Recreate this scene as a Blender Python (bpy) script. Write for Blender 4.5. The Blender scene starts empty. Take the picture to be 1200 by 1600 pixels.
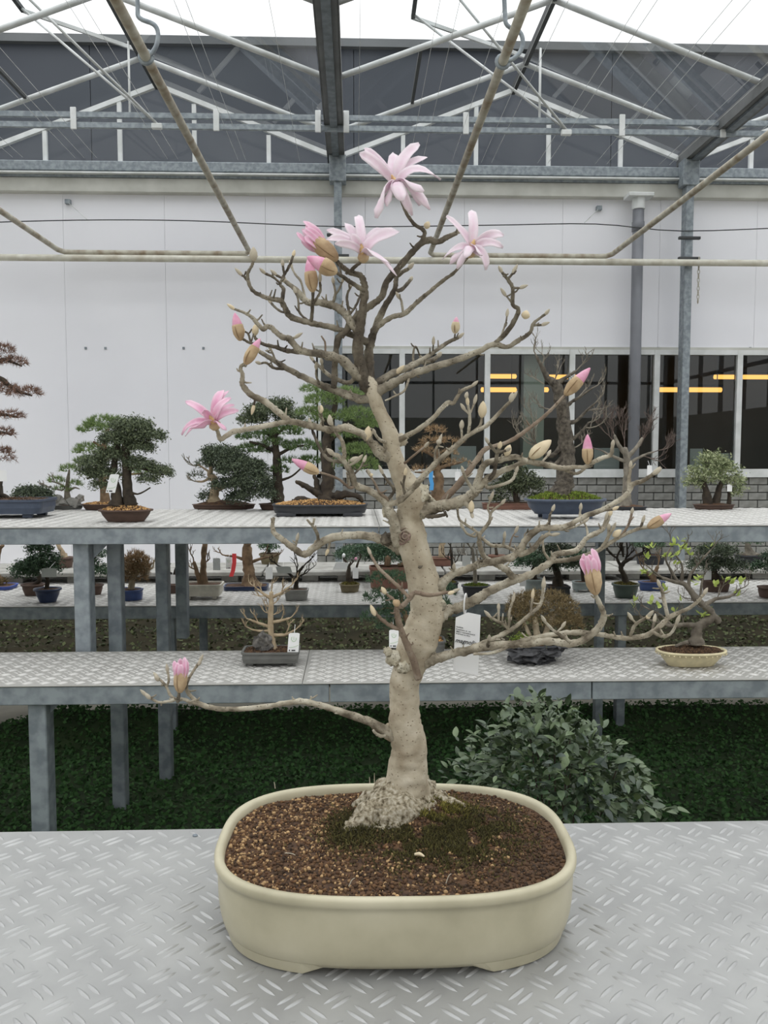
import bpy, bmesh, math, random
import numpy as np
from mathutils import Vector, Matrix, noise

random.seed(7)
rng = np.random.default_rng(11)
scene = bpy.context.scene
COL = scene.collection
PI = math.pi

# ------------------------------------------------------------------ camera
FPX, YAW, PITCH, EYE = 1330.0, math.radians(1.95), math.atan(95 / 1330), np.array([0.0, 0.0, 1.4])
cd = bpy.data.cameras.new('camera')
cam = bpy.data.objects.new('camera', cd)
COL.objects.link(cam)
cam.location = EYE
cam.rotation_euler = (PI / 2 - PITCH, 0, -YAW)
cd.sensor_fit = 'VERTICAL'
cd.sensor_height = 36.0
cd.lens = 36.0 * FPX / 1600
cd.clip_start = 0.02
cd.clip_end = 300
scene.camera = cam

# ------------------------------------------------------------------ world: white overcast sky
w = bpy.data.worlds.new('overcast')
scene.world = w
w.use_nodes = True
bg = w.node_tree.nodes['Background']
bg.inputs[0].default_value = (0.985, 0.99, 1.0, 1)
bg.inputs[1].default_value = 1.75
# overcast luminance: the zenith three times the horizon
_wn, _wl = w.node_tree.nodes, w.node_tree.links
_tc = _wn.new('ShaderNodeTexCoord'); _sx = _wn.new('ShaderNodeSeparateXYZ'); _wl.new(_tc.outputs['Generated'], _sx.inputs[0])
_mr = _wn.new('ShaderNodeMapRange'); _mr.inputs['From Min'].default_value = 0; _mr.inputs['From Max'].default_value = 1
_mr.inputs['To Min'].default_value = 0.333; _mr.inputs['To Max'].default_value = 1.0
_wl.new(_sx.outputs['Z'], _mr.inputs['Value'])
_hs = _wn.new('ShaderNodeMix'); _hs.data_type = 'RGBA'; _hs.inputs['A'].default_value = (0, 0, 0, 1); _hs.inputs['B'].default_value = (0.985, 0.99, 1.0, 1)
_wl.new(_mr.outputs[0], _hs.inputs['Factor']); _wl.new(_hs.outputs['Result'], bg.inputs[0])
scene.view_settings.view_transform = 'Standard'
scene.view_settings.look = 'None'
scene.view_settings.gamma = 1
scene.view_settings.use_curve_mapping = False
scene.view_settings.exposure = 0.5
scene.cycles.max_bounces = 8
scene.cycles.transparent_max_bounces = 24

# ------------------------------------------------------------------ projection helpers (photo pixel + real distance -> place)
_F = np.array([math.sin(YAW) * math.cos(PITCH), math.cos(YAW) * math.cos(PITCH), -math.sin(PITCH)])
_R = np.array([math.cos(YAW), -math.sin(YAW), 0.0])
_U = np.cross(_R, _F)
def ray(x, y): return _F + _R * (x - 600) / FPX + _U * (800 - y) / FPX
def PY(x, y, Y):
    d = ray(x, y); return EYE + d * (Y / d[1])
def PZ(x, y, Z):
    d = ray(x, y); return EYE + d * ((Z - EYE[2]) / d[2])
def V(p): return Vector((float(p[0]), float(p[1]), float(p[2])))

# ------------------------------------------------------------------ materials
def lin(r, g, b):
    return tuple(((c / 255) / 12.92 if c / 255 <= 0.04045 else ((c / 255 + 0.055) / 1.055) ** 2.4) for c in (r, g, b)) + (1,)
MATS = {}
def nodes_of(m):
    m.use_nodes = True
    nt = m.node_tree
    return nt, nt.nodes['Principled BSDF']
def pmat(name, c1, c2=None, scale=8, detail=4, rough=0.6, bump=0.0, bscale=None, metal=0.0, tex='noise', coords='Object', lo=0.35, hi=0.65,
         island=False, trans=0.0, spec=0.5, c3=None, dist=0.002):
    if name in MATS: return MATS[name]
    m = bpy.data.materials.new(name); MATS[name] = m
    nt, p = nodes_of(m)
    N, L = nt.nodes, nt.links
    p.inputs['Roughness'].default_value = rough
    p.inputs['Metallic'].default_value = metal
    p.inputs['Specular IOR Level'].default_value = spec
    if c2 is None:
        p.inputs['Base Color'].default_value = c1
    tc = N.new('ShaderNodeTexCoord')
    if c2 is not None:
        ramp = N.new('ShaderNodeValToRGB')
        ramp.color_ramp.elements[0].position = lo; ramp.color_ramp.elements[0].color = c1
        ramp.color_ramp.elements[1].position = hi; ramp.color_ramp.elements[1].color = c2
        if c3:
            e = ramp.color_ramp.elements.new((lo + hi) / 2); e.color = c3
        if island:
            g = N.new('ShaderNodeNewGeometry')
            L.new(g.outputs['Random Per Island'], ramp.inputs[0])
        elif tex == 'noise':
            t = N.new('ShaderNodeTexNoise'); t.inputs['Scale'].default_value = scale; t.inputs['Detail'].default_value = detail
            L.new(tc.outputs[coords], t.inputs['Vector']); L.new(t.outputs[0], ramp.inputs[0])
        else:
            t = N.new('ShaderNodeTexVoronoi'); t.inputs['Scale'].default_value = scale
            L.new(tc.outputs[coords], t.inputs['Vector'])
            bw = N.new('ShaderNodeRGBToBW'); L.new(t.outputs['Color'], bw.inputs[0]); L.new(bw.outputs[0], ramp.inputs[0])
        L.new(ramp.outputs[0], p.inputs['Base Color'])
    if bump:
        t2 = N.new('ShaderNodeTexNoise'); t2.inputs['Scale'].default_value = bscale or scale * 4; t2.inputs['Detail'].default_value = 5
        L.new(tc.outputs[coords], t2.inputs['Vector'])
        b = N.new('ShaderNodeBump'); b.inputs['Strength'].default_value = bump; b.inputs['Distance'].default_value = dist
        L.new(t2.outputs[0], b.inputs['Height']); L.new(b.outputs[0], p.inputs['Normal'])
    if trans:
        tr = N.new('ShaderNodeBsdfTranslucent'); mx = N.new('ShaderNodeMixShader'); mx.inputs[0].default_value = trans
        out = N['Material Output']
        if p.inputs['Base Color'].links: L.new(p.inputs['Base Color'].links[0].from_socket, tr.inputs[0])
        else: tr.inputs[0].default_value = c1
        L.new(p.outputs[0], mx.inputs[1]); L.new(tr.outputs[0], mx.inputs[2]); L.new(mx.outputs[0], out.inputs['Surface'])
    return m
def glass_mat(name, tint=(0.93, 0.96, 0.96, 1), ior=1.45, dirt=0.0, refl=1.0):
    if name in MATS: return MATS[name]
    m = bpy.data.materials.new(name); MATS[name] = m
    m.use_nodes = True
    nt = m.node_tree; N, L = nt.nodes, nt.links
    N.remove(N['Principled BSDF'])
    t = N.new('ShaderNodeBsdfTransparent'); t.inputs[0].default_value = tint
    g = N.new('ShaderNodeBsdfGlossy'); g.inputs['Roughness'].default_value = 0.01
    fr = N.new('ShaderNodeFresnel'); fr.inputs[0].default_value = ior
    mx = N.new('ShaderNodeMixShader')
    fm = N.new('ShaderNodeMath'); fm.operation = 'MULTIPLY'; fm.inputs[1].default_value = refl; L.new(fr.outputs[0], fm.inputs[0])
    L.new(fm.outputs[0], mx.inputs[0]); L.new(t.outputs[0], mx.inputs[1]); L.new(g.outputs[0], mx.inputs[2])
    last = mx
    if dirt:
        d = N.new('ShaderNodeBsdfDiffuse'); d.inputs[0].default_value = (0.75, 0.77, 0.76, 1)
        mx2 = N.new('ShaderNodeMixShader')
        nz = N.new('ShaderNodeTexNoise'); nz.inputs['Scale'].default_value = 1.5; nz.inputs['Detail'].default_value = 5
        tc = N.new('ShaderNodeTexCoord'); L.new(tc.outputs['Object'], nz.inputs['Vector'])
        mul = N.new('ShaderNodeMath'); mul.operation = 'MULTIPLY'; mul.inputs[1].default_value = dirt
        L.new(nz.outputs[0], mul.inputs[0]); L.new(mul.outputs[0], mx2.inputs[0])
        L.new(mx.outputs[0], mx2.inputs[1]); L.new(d.outputs[0], mx2.inputs[2]); last = mx2
    L.new(last.outputs[0], N['Material Output'].inputs['Surface'])
    return m
def emit_mat(name, col, s):
    m = bpy.data.materials.new(name); m.use_nodes = True
    nt = m.node_tree; nt.nodes.remove(nt.nodes['Principled BSDF'])
    e = nt.nodes.new('ShaderNodeEmission'); e.inputs[0].default_value = col; e.inputs[1].default_value = s
    nt.links.new(e.outputs[0], nt.nodes['Material Output'].inputs['Surface'])
    return m

M_white = pmat('white_panel', lin(241, 241, 246), lin(234, 234, 240), 0.6, rough=0.5)
M_whitepaint = pmat('white_paint', lin(226, 228, 228), lin(205, 208, 206), 6, rough=0.45)
M_box = pmat('eaves_paint', lin(205, 205, 198), lin(180, 180, 172), 3, rough=0.6)
M_galv = pmat('galvanised', lin(124, 132, 138), lin(152, 160, 165), 22, detail=3, rough=0.5, metal=0.25, bump=0.05, lo=0.38, hi=0.62)
M_galvd = pmat('galvanised_dark', lin(96, 104, 110), lin(122, 130, 136), 14, rough=0.55, metal=0.2)
M_alu = pmat('roof_aluminium', lin(205, 208, 208), lin(176, 178, 176), 5, rough=0.45, metal=0.1)
M_gutter = pmat('gutter_steel', lin(112, 114, 114), lin(90, 92, 92), 4, rough=0.6, metal=0.1)
M_dark = pmat('dark_bar', lin(52, 54, 56), lin(70, 72, 72), 6, rough=0.6)
M_pipe = pmat('painted_pipe', lin(214, 212, 200), lin(176, 168, 150), 10, rough=0.55, lo=0.3, hi=0.8)
M_rusty = pmat('rusty_pipe', lin(188, 184, 170), lin(134, 118, 96), 9, rough=0.65, lo=0.38, hi=0.72, detail=8)
M_tread = pmat('tread_plate', lin(150, 150, 149), lin(168, 168, 166), 9, rough=0.42, metal=0.30, bump=0.06, bscale=60, lo=0.3, hi=0.7)
M_tread2 = pmat('worn_tread_plate', lin(156, 154, 149), lin(172, 170, 165), 7, rough=0.5, metal=0.2, bump=0.06, bscale=60, lo=0.3, hi=0.7)
M_lug2 = pmat('worn_tread_lug', lin(188, 186, 182), lin(200, 198, 194), 20, rough=0.4, metal=0.25)
M_lug = pmat('tread_lug', lin(158, 158, 157), lin(174, 174, 173), 20, rough=0.34, metal=0.35)
M_concrete = pmat('path_concrete', lin(196, 192, 178), lin(170, 166, 152), 3, rough=0.85, bump=0.2)
M_block = pmat('concrete_block', lin(170, 168, 162), lin(140, 138, 132), 12, rough=0.9, bump=0.3)
M_brick = pmat('grey_brick', lin(150, 150, 146), lin(128, 128, 124), 14, rough=0.9, bump=0.2)
M_mortar = pmat('mortar', lin(78, 78, 76), lin(66, 66, 64), 20, rough=0.95)
M_facade = pmat('dark_facade', lin(64, 69, 77), lin(72, 77, 84), 0.4, rough=0.55, spec=0.3)
M_facade2 = pmat('facade_coping', lin(92, 96, 98), lin(104, 108, 110), 1.5, rough=0.5)
M_pvc = pmat('grey_pvc', lin(120, 122, 128), lin(112, 114, 120), 5, rough=0.4)
M_room = pmat('room_wall', lin(112, 108, 102), lin(104, 100, 95), 2, rough=0.9)
M_cream = pmat('room_cream', lin(238, 240, 224), lin(230, 232, 214), 2, rough=0.8)
M_paper = pmat('paper', lin(244, 244, 242), lin(236, 236, 236), 5, rough=0.7)
M_ink = pmat('ink', lin(24, 24, 24), rough=0.8)
M_greenink = pmat('green_print', lin(120, 172, 96), rough=0.8)
M_glass = glass_mat('roof_glass', tint=(0.95,0.97,0.97,1), ior=1.3, dirt=0.02, refl=0.2)
M_glassw = glass_mat('window_glass', tint=(0.80, 0.84, 0.83, 1), ior=1.55)
M_glassg = glass_mat('gable_glass', tint=(0.90, 0.92, 0.94, 1), ior=1.45, dirt=0.06, refl=0.5)
M_soil = pmat('soil', lin(92, 66, 44), lin(52, 36, 26), 60, rough=0.95, bump=0.6, bscale=200)
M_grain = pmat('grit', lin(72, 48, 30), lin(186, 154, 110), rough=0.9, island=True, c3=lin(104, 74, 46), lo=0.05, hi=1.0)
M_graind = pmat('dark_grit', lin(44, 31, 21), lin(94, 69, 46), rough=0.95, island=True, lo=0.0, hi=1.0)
M_grano = pmat('orange_grit', lin(120, 84, 48), lin(216, 172, 112), rough=0.9, island=True, lo=0.0, hi=1.0)
M_moss = pmat('moss', lin(66, 60, 26), lin(140, 132, 60), rough=0.9, island=True, lo=0.0, hi=1.0)
M_mossb = pmat('bright_moss', lin(74, 96, 28), lin(142, 158, 62), rough=0.9, island=True, lo=0.0, hi=1.0)
M_bed = pmat('bed_earth', lin(40, 56, 32), lin(54, 72, 40), 6, rough=0.95)
M_bedleaf = pmat('bed_leaf', lin(42, 74, 36), lin(68, 108, 54), rough=0.8, island=True, lo=0.0, hi=1.0)
M_cover = pmat('dark_litter', lin(50, 52, 38), lin(34, 38, 26), 5, rough=0.95)
M_fuzzy = pmat('bud_fur', lin(166, 140, 108), lin(194, 170, 136), 60, rough=0.9, bump=0.3, bscale=900, dist=0.0006)
M_fuzzyg = pmat('leaf_bud_fur', lin(160, 152, 136), lin(190, 180, 160), 90, rough=0.9)
M_fuzzyy = pmat('pale_bud_fur', lin(200, 184, 152), lin(220, 204, 174), 60, rough=0.9)
M_pinktip = pmat('bud_pink', lin(226, 150, 184), lin(240, 188, 208), 80, rough=0.5, trans=0.2)
M_stamen = pmat('flower_core', lin(226, 196, 140), lin(196, 150, 110), 200, rough=0.7)

def petal_mat(name, base, streak):
    m = bpy.data.materials.new(name); nt, p = nodes_of(m); N, L = nt.nodes, nt.links
    a = N.new('ShaderNodeAttribute'); a.attribute_name = 'streak'
    tc = N.new('ShaderNodeTexCoord'); nz = N.new('ShaderNodeTexNoise'); nz.inputs['Scale'].default_value = 90
    L.new(tc.outputs['Object'], nz.inputs['Vector'])
    mu = N.new('ShaderNodeMath'); mu.operation = 'MULTIPLY'; L.new(a.outputs['Fac'], mu.inputs[0]); L.new(nz.outputs[0], mu.inputs[1])
    m2 = N.new('ShaderNodeMath'); m2.operation = 'MULTIPLY'; m2.inputs[1].default_value = 1.8; L.new(mu.outputs[0], m2.inputs[0])
    m2.use_clamp = True
    mx = N.new('ShaderNodeMix'); mx.data_type = 'RGBA'
    mx.inputs['A'].default_value = base; mx.inputs['B'].default_value = streak
    L.new(m2.outputs[0], mx.inputs['Factor']); L.new(mx.outputs['Result'], p.inputs['Base Color'])
    p.inputs['Roughness'].default_value = 0.5
    tr = N.new('ShaderNodeBsdfTranslucent'); ms = N.new('ShaderNodeMixShader'); ms.inputs[0].default_value = 0.3
    L.new(mx.outputs['Result'], tr.inputs[0]); L.new(p.outputs[0], ms.inputs[1]); L.new(tr.outputs[0], ms.inputs[2])
    L.new(ms.outputs[0], N['Material Output'].inputs['Surface'])
    return m
M_petal = petal_mat('petal_pale', lin(252, 244, 248), lin(244, 222, 234))
M_petalp = petal_mat('petal_pink', lin(250, 224, 236), lin(240, 184, 212))

def bark_mat(name, base, dark, light, pit, scale=55, bstr=0.5, lo=0.3, hi=0.72):
    """pale bark with small dark lenticels and a little relief"""
    m = bpy.data.materials.new(name); nt, p = nodes_of(m); N, L = nt.nodes, nt.links
    tc = N.new('ShaderNodeTexCoord')
    n1 = N.new('ShaderNodeTexNoise'); n1.inputs['Scale'].default_value = scale * 0.5; n1.inputs['Detail'].default_value = 6
    L.new(tc.outputs['Object'], n1.inputs['Vector'])
    r1 = N.new('ShaderNodeValToRGB'); r1.color_ramp.elements[0].position = lo; r1.color_ramp.elements[0].color = dark
    r1.color_ramp.elements[1].position = hi; r1.color_ramp.elements[1].color = light
    e = r1.color_ramp.elements.new(0.5); e.color = base
    L.new(n1.outputs[0], r1.inputs[0])
    v = N.new('ShaderNodeTexVoronoi'); v.inputs['Scale'].default_value = scale * 3.2
    mp = N.new('ShaderNodeMapping'); mp.inputs['Scale'].default_value = (0.8, 0.8, 1.3)
    L.new(tc.outputs['Object'], mp.inputs[0]); L.new(mp.outputs[0], v.inputs['Vector'])
    r2 = N.new('ShaderNodeValToRGB'); r2.color_ramp.elements[0].position = 0.10; r2.color_ramp.elements[0].color = (1, 1, 1, 1)
    r2.color_ramp.elements[1].position = 0.20; r2.color_ramp.elements[1].color = (0, 0, 0, 1)
    L.new(v.outputs['Distance'], r2.inputs[0])
    mx = N.new('ShaderNodeMix'); mx.data_type = 'RGBA'; mx.inputs['B'].default_value = pit
    L.new(r2.outputs[0], mx.inputs['Factor']); L.new(r1.outputs[0], mx.inputs['A']); L.new(mx.outputs['Result'], p.inputs['Base Color'])
    n2 = N.new('ShaderNodeTexNoise'); n2.inputs['Scale'].default_value = scale * 3; n2.inputs['Detail'].default_value = 5
    L.new(tc.outputs['Object'], n2.inputs['Vector'])
    ad = N.new('ShaderNodeMath'); ad.operation = 'ADD'; L.new(n2.outputs[0], ad.inputs[0]); L.new(r2.outputs[0], ad.inputs[1])
    b = N.new('ShaderNodeBump'); b.inputs['Strength'].default_value = bstr; b.inputs['Distance'].default_value = 0.002
    L.new(ad.outputs[0], b.inputs['Height']); L.new(b.outputs[0], p.inputs['Normal'])
    p.inputs['Roughness'].default_value = 0.85; p.inputs['Specular IOR Level'].default_value = 0.2
    return m
M_bark = bark_mat('magnolia_bark', lin(178, 167, 146), lin(146, 133, 112), lin(200, 191, 172), lin(126, 112, 92))
M_barkb = bark_mat('magnolia_branch_bark', lin(158, 149, 131), lin(102, 93, 79), lin(192, 185, 168), lin(92, 82, 68), 80, 0.8, 0.34, 0.68)
M_barkd = bark_mat('magnolia_dark_bark', lin(100, 92, 80), lin(60, 54, 48), lin(148, 141, 124), lin(46, 41, 36), 80, 0.8)
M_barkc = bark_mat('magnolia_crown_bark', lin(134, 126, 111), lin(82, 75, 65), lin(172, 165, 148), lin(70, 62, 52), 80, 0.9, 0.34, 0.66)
M_barks = bark_mat('magnolia_shoot_bark', lin(134, 118, 102), lin(104, 88, 76), lin(160, 148, 132), lin(82, 66, 56), 80)
M_root = bark_mat('magnolia_root_bark', lin(166, 155, 132), lin(88, 77, 58), lin(200, 192, 174), lin(80, 70, 54), 330, 1.0, 0.34, 0.66)

# ------------------------------------------------------------------ mesh builder
def catmull(pts, rad, sub):
    P = [np.array(p, float) for p in pts]
    n = len(P)
    if n < 3: sub = max(sub, 2)
    out, ro = [], []
    for i in range(n - 1):
        p0 = P[max(i - 1, 0)]; p1 = P[i]; p2 = P[i + 1]; p3 = P[min(i + 2, n - 1)]
        for k in range(sub):
            t = k / sub
            out.append(0.5 * ((2 * p1) + (-p0 + p2) * t + (2 * p0 - 5 * p1 + 4 * p2 - p3) * t * t + (-p0 + 3 * p1 - 3 * p2 + p3) * t ** 3))
            ro.append(rad[i] * (1 - t) + rad[i + 1] * t)
    out.append(P[-1]); ro.append(rad[-1])
    return out, ro

class MB:
    def __init__(s): s.v = []; s.f = []
    def add(s, vs, fs):
        o = len(s.v); s.v.extend([tuple(map(float, v)) for v in vs]); s.f.extend([tuple(i + o for i in f) for f in fs])
    def box(s, x0, x1, y0, y1, z0, z1):
        s.add([(x, y, z) for x in (x0, x1) for y in (y0, y1) for z in (z0, z1)],
              [(0, 1, 3, 2), (4, 6, 7, 5), (0, 4, 5, 1), (2, 3, 7, 6), (0, 2, 6, 4), (1, 5, 7, 3)])
    def bevbox(s, x0, x1, y0, y1, z0, z1, b=0.004):
        bm = bmesh.new(); bmesh.ops.create_cube(bm, size=1)
        for v in bm.verts:
            v.co = Vector(((x0 + x1) / 2 + v.co.x * (x1 - x0), (y0 + y1) / 2 + v.co.y * (y1 - y0), (z0 + z1) / 2 + v.co.z * (z1 - z0)))
        bmesh.ops.bevel(bm, geom=bm.edges[:], offset=b, segments=1, affect='EDGES')
        s.add([v.co[:] for v in bm.verts], [[v.index for v in f.verts] for f in bm.faces]); bm.free()
    def bar(s, a, b, wid, hei, up=(0, 0, 1)):
        a, b = V(a), V(b); d = (b - a).normalized(); u = Vector(up)
        x = d.cross(u)
        if x.length < 1e-4: x = Vector((1, 0, 0))
        x.normalize(); u = x.cross(d).normalized()
        vs = [p + x * sx * wid / 2 + u * su * hei / 2 for p in (a, b) for sx, su in ((-1, -1), (1, -1), (1, 1), (-1, 1))]
        s.add(vs, [(3, 2, 1, 0), (4, 5, 6, 7), (0, 1, 5, 4), (1, 2, 6, 5), (2, 3, 7, 6), (3, 0, 4, 7)])
    def tube(s, pts, rad, seg=8, sub=1, jit=0.0, cap=True, ell=None):
        if isinstance(rad, (int, float)): rad = [rad] * len(pts)
        if sub > 1: pts, rad = catmull(pts, rad, sub)
        P = [V(p) for p in pts]; n = len(P)
        t = (P[1] - P[0]).normalized()
        x = t.orthogonal().normalized(); vs = []; fs = []
        for i in range(n):
            t2 = (P[min(i + 1, n - 1)] - P[max(i - 1, 0)])
            if t2.length < 1e-9: t2 = t
            t2 = t2.normalized(); x = (x - t2 * x.dot(t2))
            if x.length < 1e-6: x = t2.orthogonal()
            x.normalize(); y = t2.cross(x); t = t2
            for k in range(seg):
                a = 2 * PI * k / seg
                r = rad[i]
                if jit: r *= 1 + jit * noise.noise(P[i] * (0.6 / max(r, 1e-4)) + Vector((math.cos(a), math.sin(a), 0)) * 1.3)
                vs.append(P[i] + (x * math.cos(a) + y * math.sin(a)) * r)
        for i in range(n - 1):
            for k in range(seg):
                k2 = (k + 1) % seg
                fs.append((i * seg + k, i * seg + k2, (i + 1) * seg + k2, (i + 1) * seg + k))
        if cap:
            vs.append(P[0] - (P[1] - P[0]).normalized() * rad[0] * 0.3); vs.append(P[-1] + (P[-1] - P[-2]).normalized() * rad[-1] * 0.5)
            a, b = len(vs) - 2, len(vs) - 1
            for k in range(seg):
                k2 = (k + 1) % seg
                fs.append((a, k2, k)); fs.append((b, (n - 1) * seg + k, (n - 1) * seg + k2))
        s.add(vs, fs)
    def blob(s, c, r, seed=0, jit=0.15, sub=2, sc=(1, 1, 1), freq=1.0):
        bm = bmesh.new(); bmesh.ops.create_icosphere(bm, subdivisions=sub, radius=1)
        o = Vector((seed * 3.1, seed * 1.7, seed))
        for v in bm.verts:
            k = 1 + jit * noise.fractal(v.co * freq * 1.5 + o, 1.0, 2.0, 4)
            v.co = Vector((v.co.x * sc[0], v.co.y * sc[1], v.co.z * sc[2])) * r * k + V(c)
        s.add([v.co[:] for v in bm.verts], [[v.index for v in f.verts] for f in bm.faces]); bm.free()
    def build(s, name, mat, parent=None, smooth=False, **props):
        me = bpy.data.meshes.new(name); me.from_pydata(s.v, [], s.f); me.update()
        return link(name, me, mat, parent, smooth, **props)

def link(name, me, mat, parent=None, smooth=False, **props):
    if mat is not None and not me.materials: me.materials.append(mat)
    if smooth:
        me.polygons.foreach_set('use_smooth', [True] * len(me.polygons))
    o = bpy.data.objects.new(name, me); COL.objects.link(o)
    if parent is not None:
        o.parent = parent
        o.matrix_parent_inverse = Matrix.Translation(-parent.location) if parent.type == 'EMPTY' else Matrix.Identity(4)
    for k, v_ in props.items(): o[k] = v_
    return o
def npmesh(name, verts, tris, mat, parent=None, smooth=False, **props):
    """verts (n,3), faces (m,k) numpy"""
    me = bpy.data.meshes.new(name)
    nv, (nf, k) = len(verts), tris.shape
    me.vertices.add(nv); me.vertices.foreach_set('co', np.ascontiguousarray(verts, dtype=np.float32).ravel())
    me.loops.add(nf * k); me.loops.foreach_set('vertex_index', np.ascontiguousarray(tris, dtype=np.int32).ravel())
    me.polygons.add(nf); me.polygons.foreach_set('loop_start', np.arange(0, nf * k, k, dtype=np.int32))
    me.update(calc_edges=True); me.validate()
    return link(name, me, mat, parent, smooth, **props)
def thing(name, loc, label, cat, group=None):
    o = bpy.data.objects.new(name, None); COL.objects.link(o); o.location = V(loc); o.empty_display_size = 0.05
    o['label'] = label; o['category'] = cat
    if group: o['group'] = group
    bpy.context.view_layer.update() if False else None
    return o
def tag(o, label, cat, group=None):
    o['label'] = label; o['category'] = cat
    if group: o['group'] = group
    return o
def struct(name, loc=(0, 0, 0)):
    o = bpy.data.objects.new(name, None); COL.objects.link(o); o.location = V(loc); o['kind'] = 'structure'; return o

# ================================================================== SETTING
YW = 9.7                       # back wall
GX = [-4.11, -0.20, 3.71, 7.62]   # gutters (run along the depth of the greenhouse)
RX = [-6.07, -2.15, 1.76, 5.67]   # ridges
ZG, ZR = 4.64, 5.38

mb = MB(); mb.box(-30, 30, -14, 30, -0.2, 0.0)
mb.build('floor', M_concrete, None, kind='structure')

# ---- back wall: white panels with fine joints
wb = struct('wall_back', (0, YW, 0))
ZW0, ZW1, ZS, ZT = 1.145, 2.55, 1.10, 4.22   # window bottom / top, sill
XW0 = PY(494, 600, YW)[0]; XW1 = PY(1285, 600, YW)[0]
pw = 1.11
xs = np.arange(-9.2, 9.3, pw) + PY(147, 450, YW)[0] % pw
for x in xs:
    a, b = x, x + pw - 0.0025
    if b < XW0 + 0.02:
        m = MB(); m.box(a, b, YW, YW + 0.06, 0, ZT); m.build('panel', M_white, wb)
    elif a < XW0:
        m = MB(); m.box(a, XW0, YW, YW + 0.06, 0, ZT); m.build('panel', M_white, wb)
        m = MB(); m.box(XW0, b, YW, YW + 0.06, ZW1, ZT); m.build('panel', M_white, wb)
    elif a < XW1:
        m = MB(); m.box(a, b, YW, YW + 0.06, ZW1, ZT); m.build('panel', M_white, wb)
        if b > XW1: m = MB(); m.box(XW1, b, YW, YW + 0.06, 0, ZW1); m.build('panel', M_white, wb)
    else:
        m = MB(); m.box(a, b, YW, YW + 0.06, 0, ZT); m.build('panel', M_white, wb)
m = MB(); m.box(-9.2, 9.3, YW + 0.055, YW + 0.10, ZW1 + 0.03, ZT); m.build('joint_backing', M_white, wb)
m = MB()
for px_ in (134, 165, 287, 318, 620, 735, 882, 912, 1028, 1172):
    p = PY(px_, 544, YW); m.box(p[0] - 0.012, p[0] + 0.012, YW - 0.012, YW, p[2] - 0.012, p[2] + 0.012)
m.build('screw_head', M_galv, wb)
# bricks below the windows
m = MB(); m.box(XW0, XW1, YW + 0.012, YW + 0.10, 0, ZS); m.build('mortar', M_mortar, wb)
bw_, bh_ = 0.222, 0.0895
brick_me = None
low = MB()
rows = int(ZS / bh_)
for r in range(rows):
    z1 = ZS - r * bh_ - 0.004; z0 = z1 - bh_ + 0.011
    x = XW0 + (0 if r % 2 else -bw_ / 2)
    while x < XW1:
        a, b = max(x, XW0), min(x + bw_ - 0.011, XW1)
        if b - a > 0.02:
            if r < 6 and x < 5.6:
                if brick_me is None or b - a < bw_ - 0.02:
                    m = MB(); m.bevbox(0, b - a, 0, 0.05, 0, z1 - z0, 0.003)
                    o = m.build('brick', M_brick, wb)
                    if b - a > bw_ - 0.02: brick_me = o.data
                else:
                    o = link('brick', brick_me, None, wb)
                o.matrix_parent_inverse = Matrix.Identity(4)
                o.location = (a, -0.001 + random.uniform(-0.002, 0.002), z0)
            else:
                low.bevbox(a, b, YW, YW + 0.05, z0, z1, 0.003)
        x += bw_
low.build('lower_bricks', M_brick, wb, kind='stuff')

# unseen low side and rear walls, added to cut horizon light, glazed above
M_sidew = pmat('side_panel', lin(150, 152, 150), lin(136, 138, 136), 1.2, rough=0.7)
for nm, (x0, x1, y0, y1) in (('wall_left_added', (-9.35, -9.25, -6.1, YW)), ('wall_right_added', (9.3, 9.4, -6.1, YW)), ('wall_front_added', (-9.35, 9.4, -6.2, -6.1))):
    e_ = struct(nm, ((x0 + x1) / 2, (y0 + y1) / 2, 0))
    m = MB(); m.box(x0, x1, y0, y1, 0, 2.4); m.build('lower_panel', M_sidew, e_)
    m = MB()
    if nm == 'wall_front_added':
        for x in np.arange(x0, x1, 1.3): m.box(x - 0.03, x + 0.03, y0, y1, 2.4, 4.6)
        m.box(x0, x1, y0, y1, 3.4, 3.48); m.box(x0, x1, y0, y1, 4.5, 4.6)
    else:
        for y in np.arange(y0, y1, 1.3): m.box(x0, x1, y - 0.03, y + 0.03, 2.4, 4.6)
        m.box(x0, x1, y0, y1, 3.4, 3.48); m.box(x0, x1, y0, y1, 4.5, 4.6)
    m.build('glazing_bars', M_galvd, e_, kind='stuff')
# eaves box, gable sill beams
t1 = MB(); t1.bevbox(-9.2, 9.3, YW - 0.10, YW + 0.02, 4.22, 4.37, 0.006); t1.build('trim_1', M_box, None, kind='structure')
t2 = MB(); t2.bevbox(-9.2, 9.3, YW - 0.16, YW + 0.02, 4.43, 4.53, 0.006); t2.box(-9.2, 9.3, YW - 0.12, YW, 4.37, 4.43)
t2.build('trim_2', M_galv, None, kind='structure')
t3 = MB(); t3.box(-9.2, 9.3, YW - 0.18, YW - 0.02, 4.395, 4.412); t3.build('trim_3', M_whitepaint, None, kind='structure')

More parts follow.
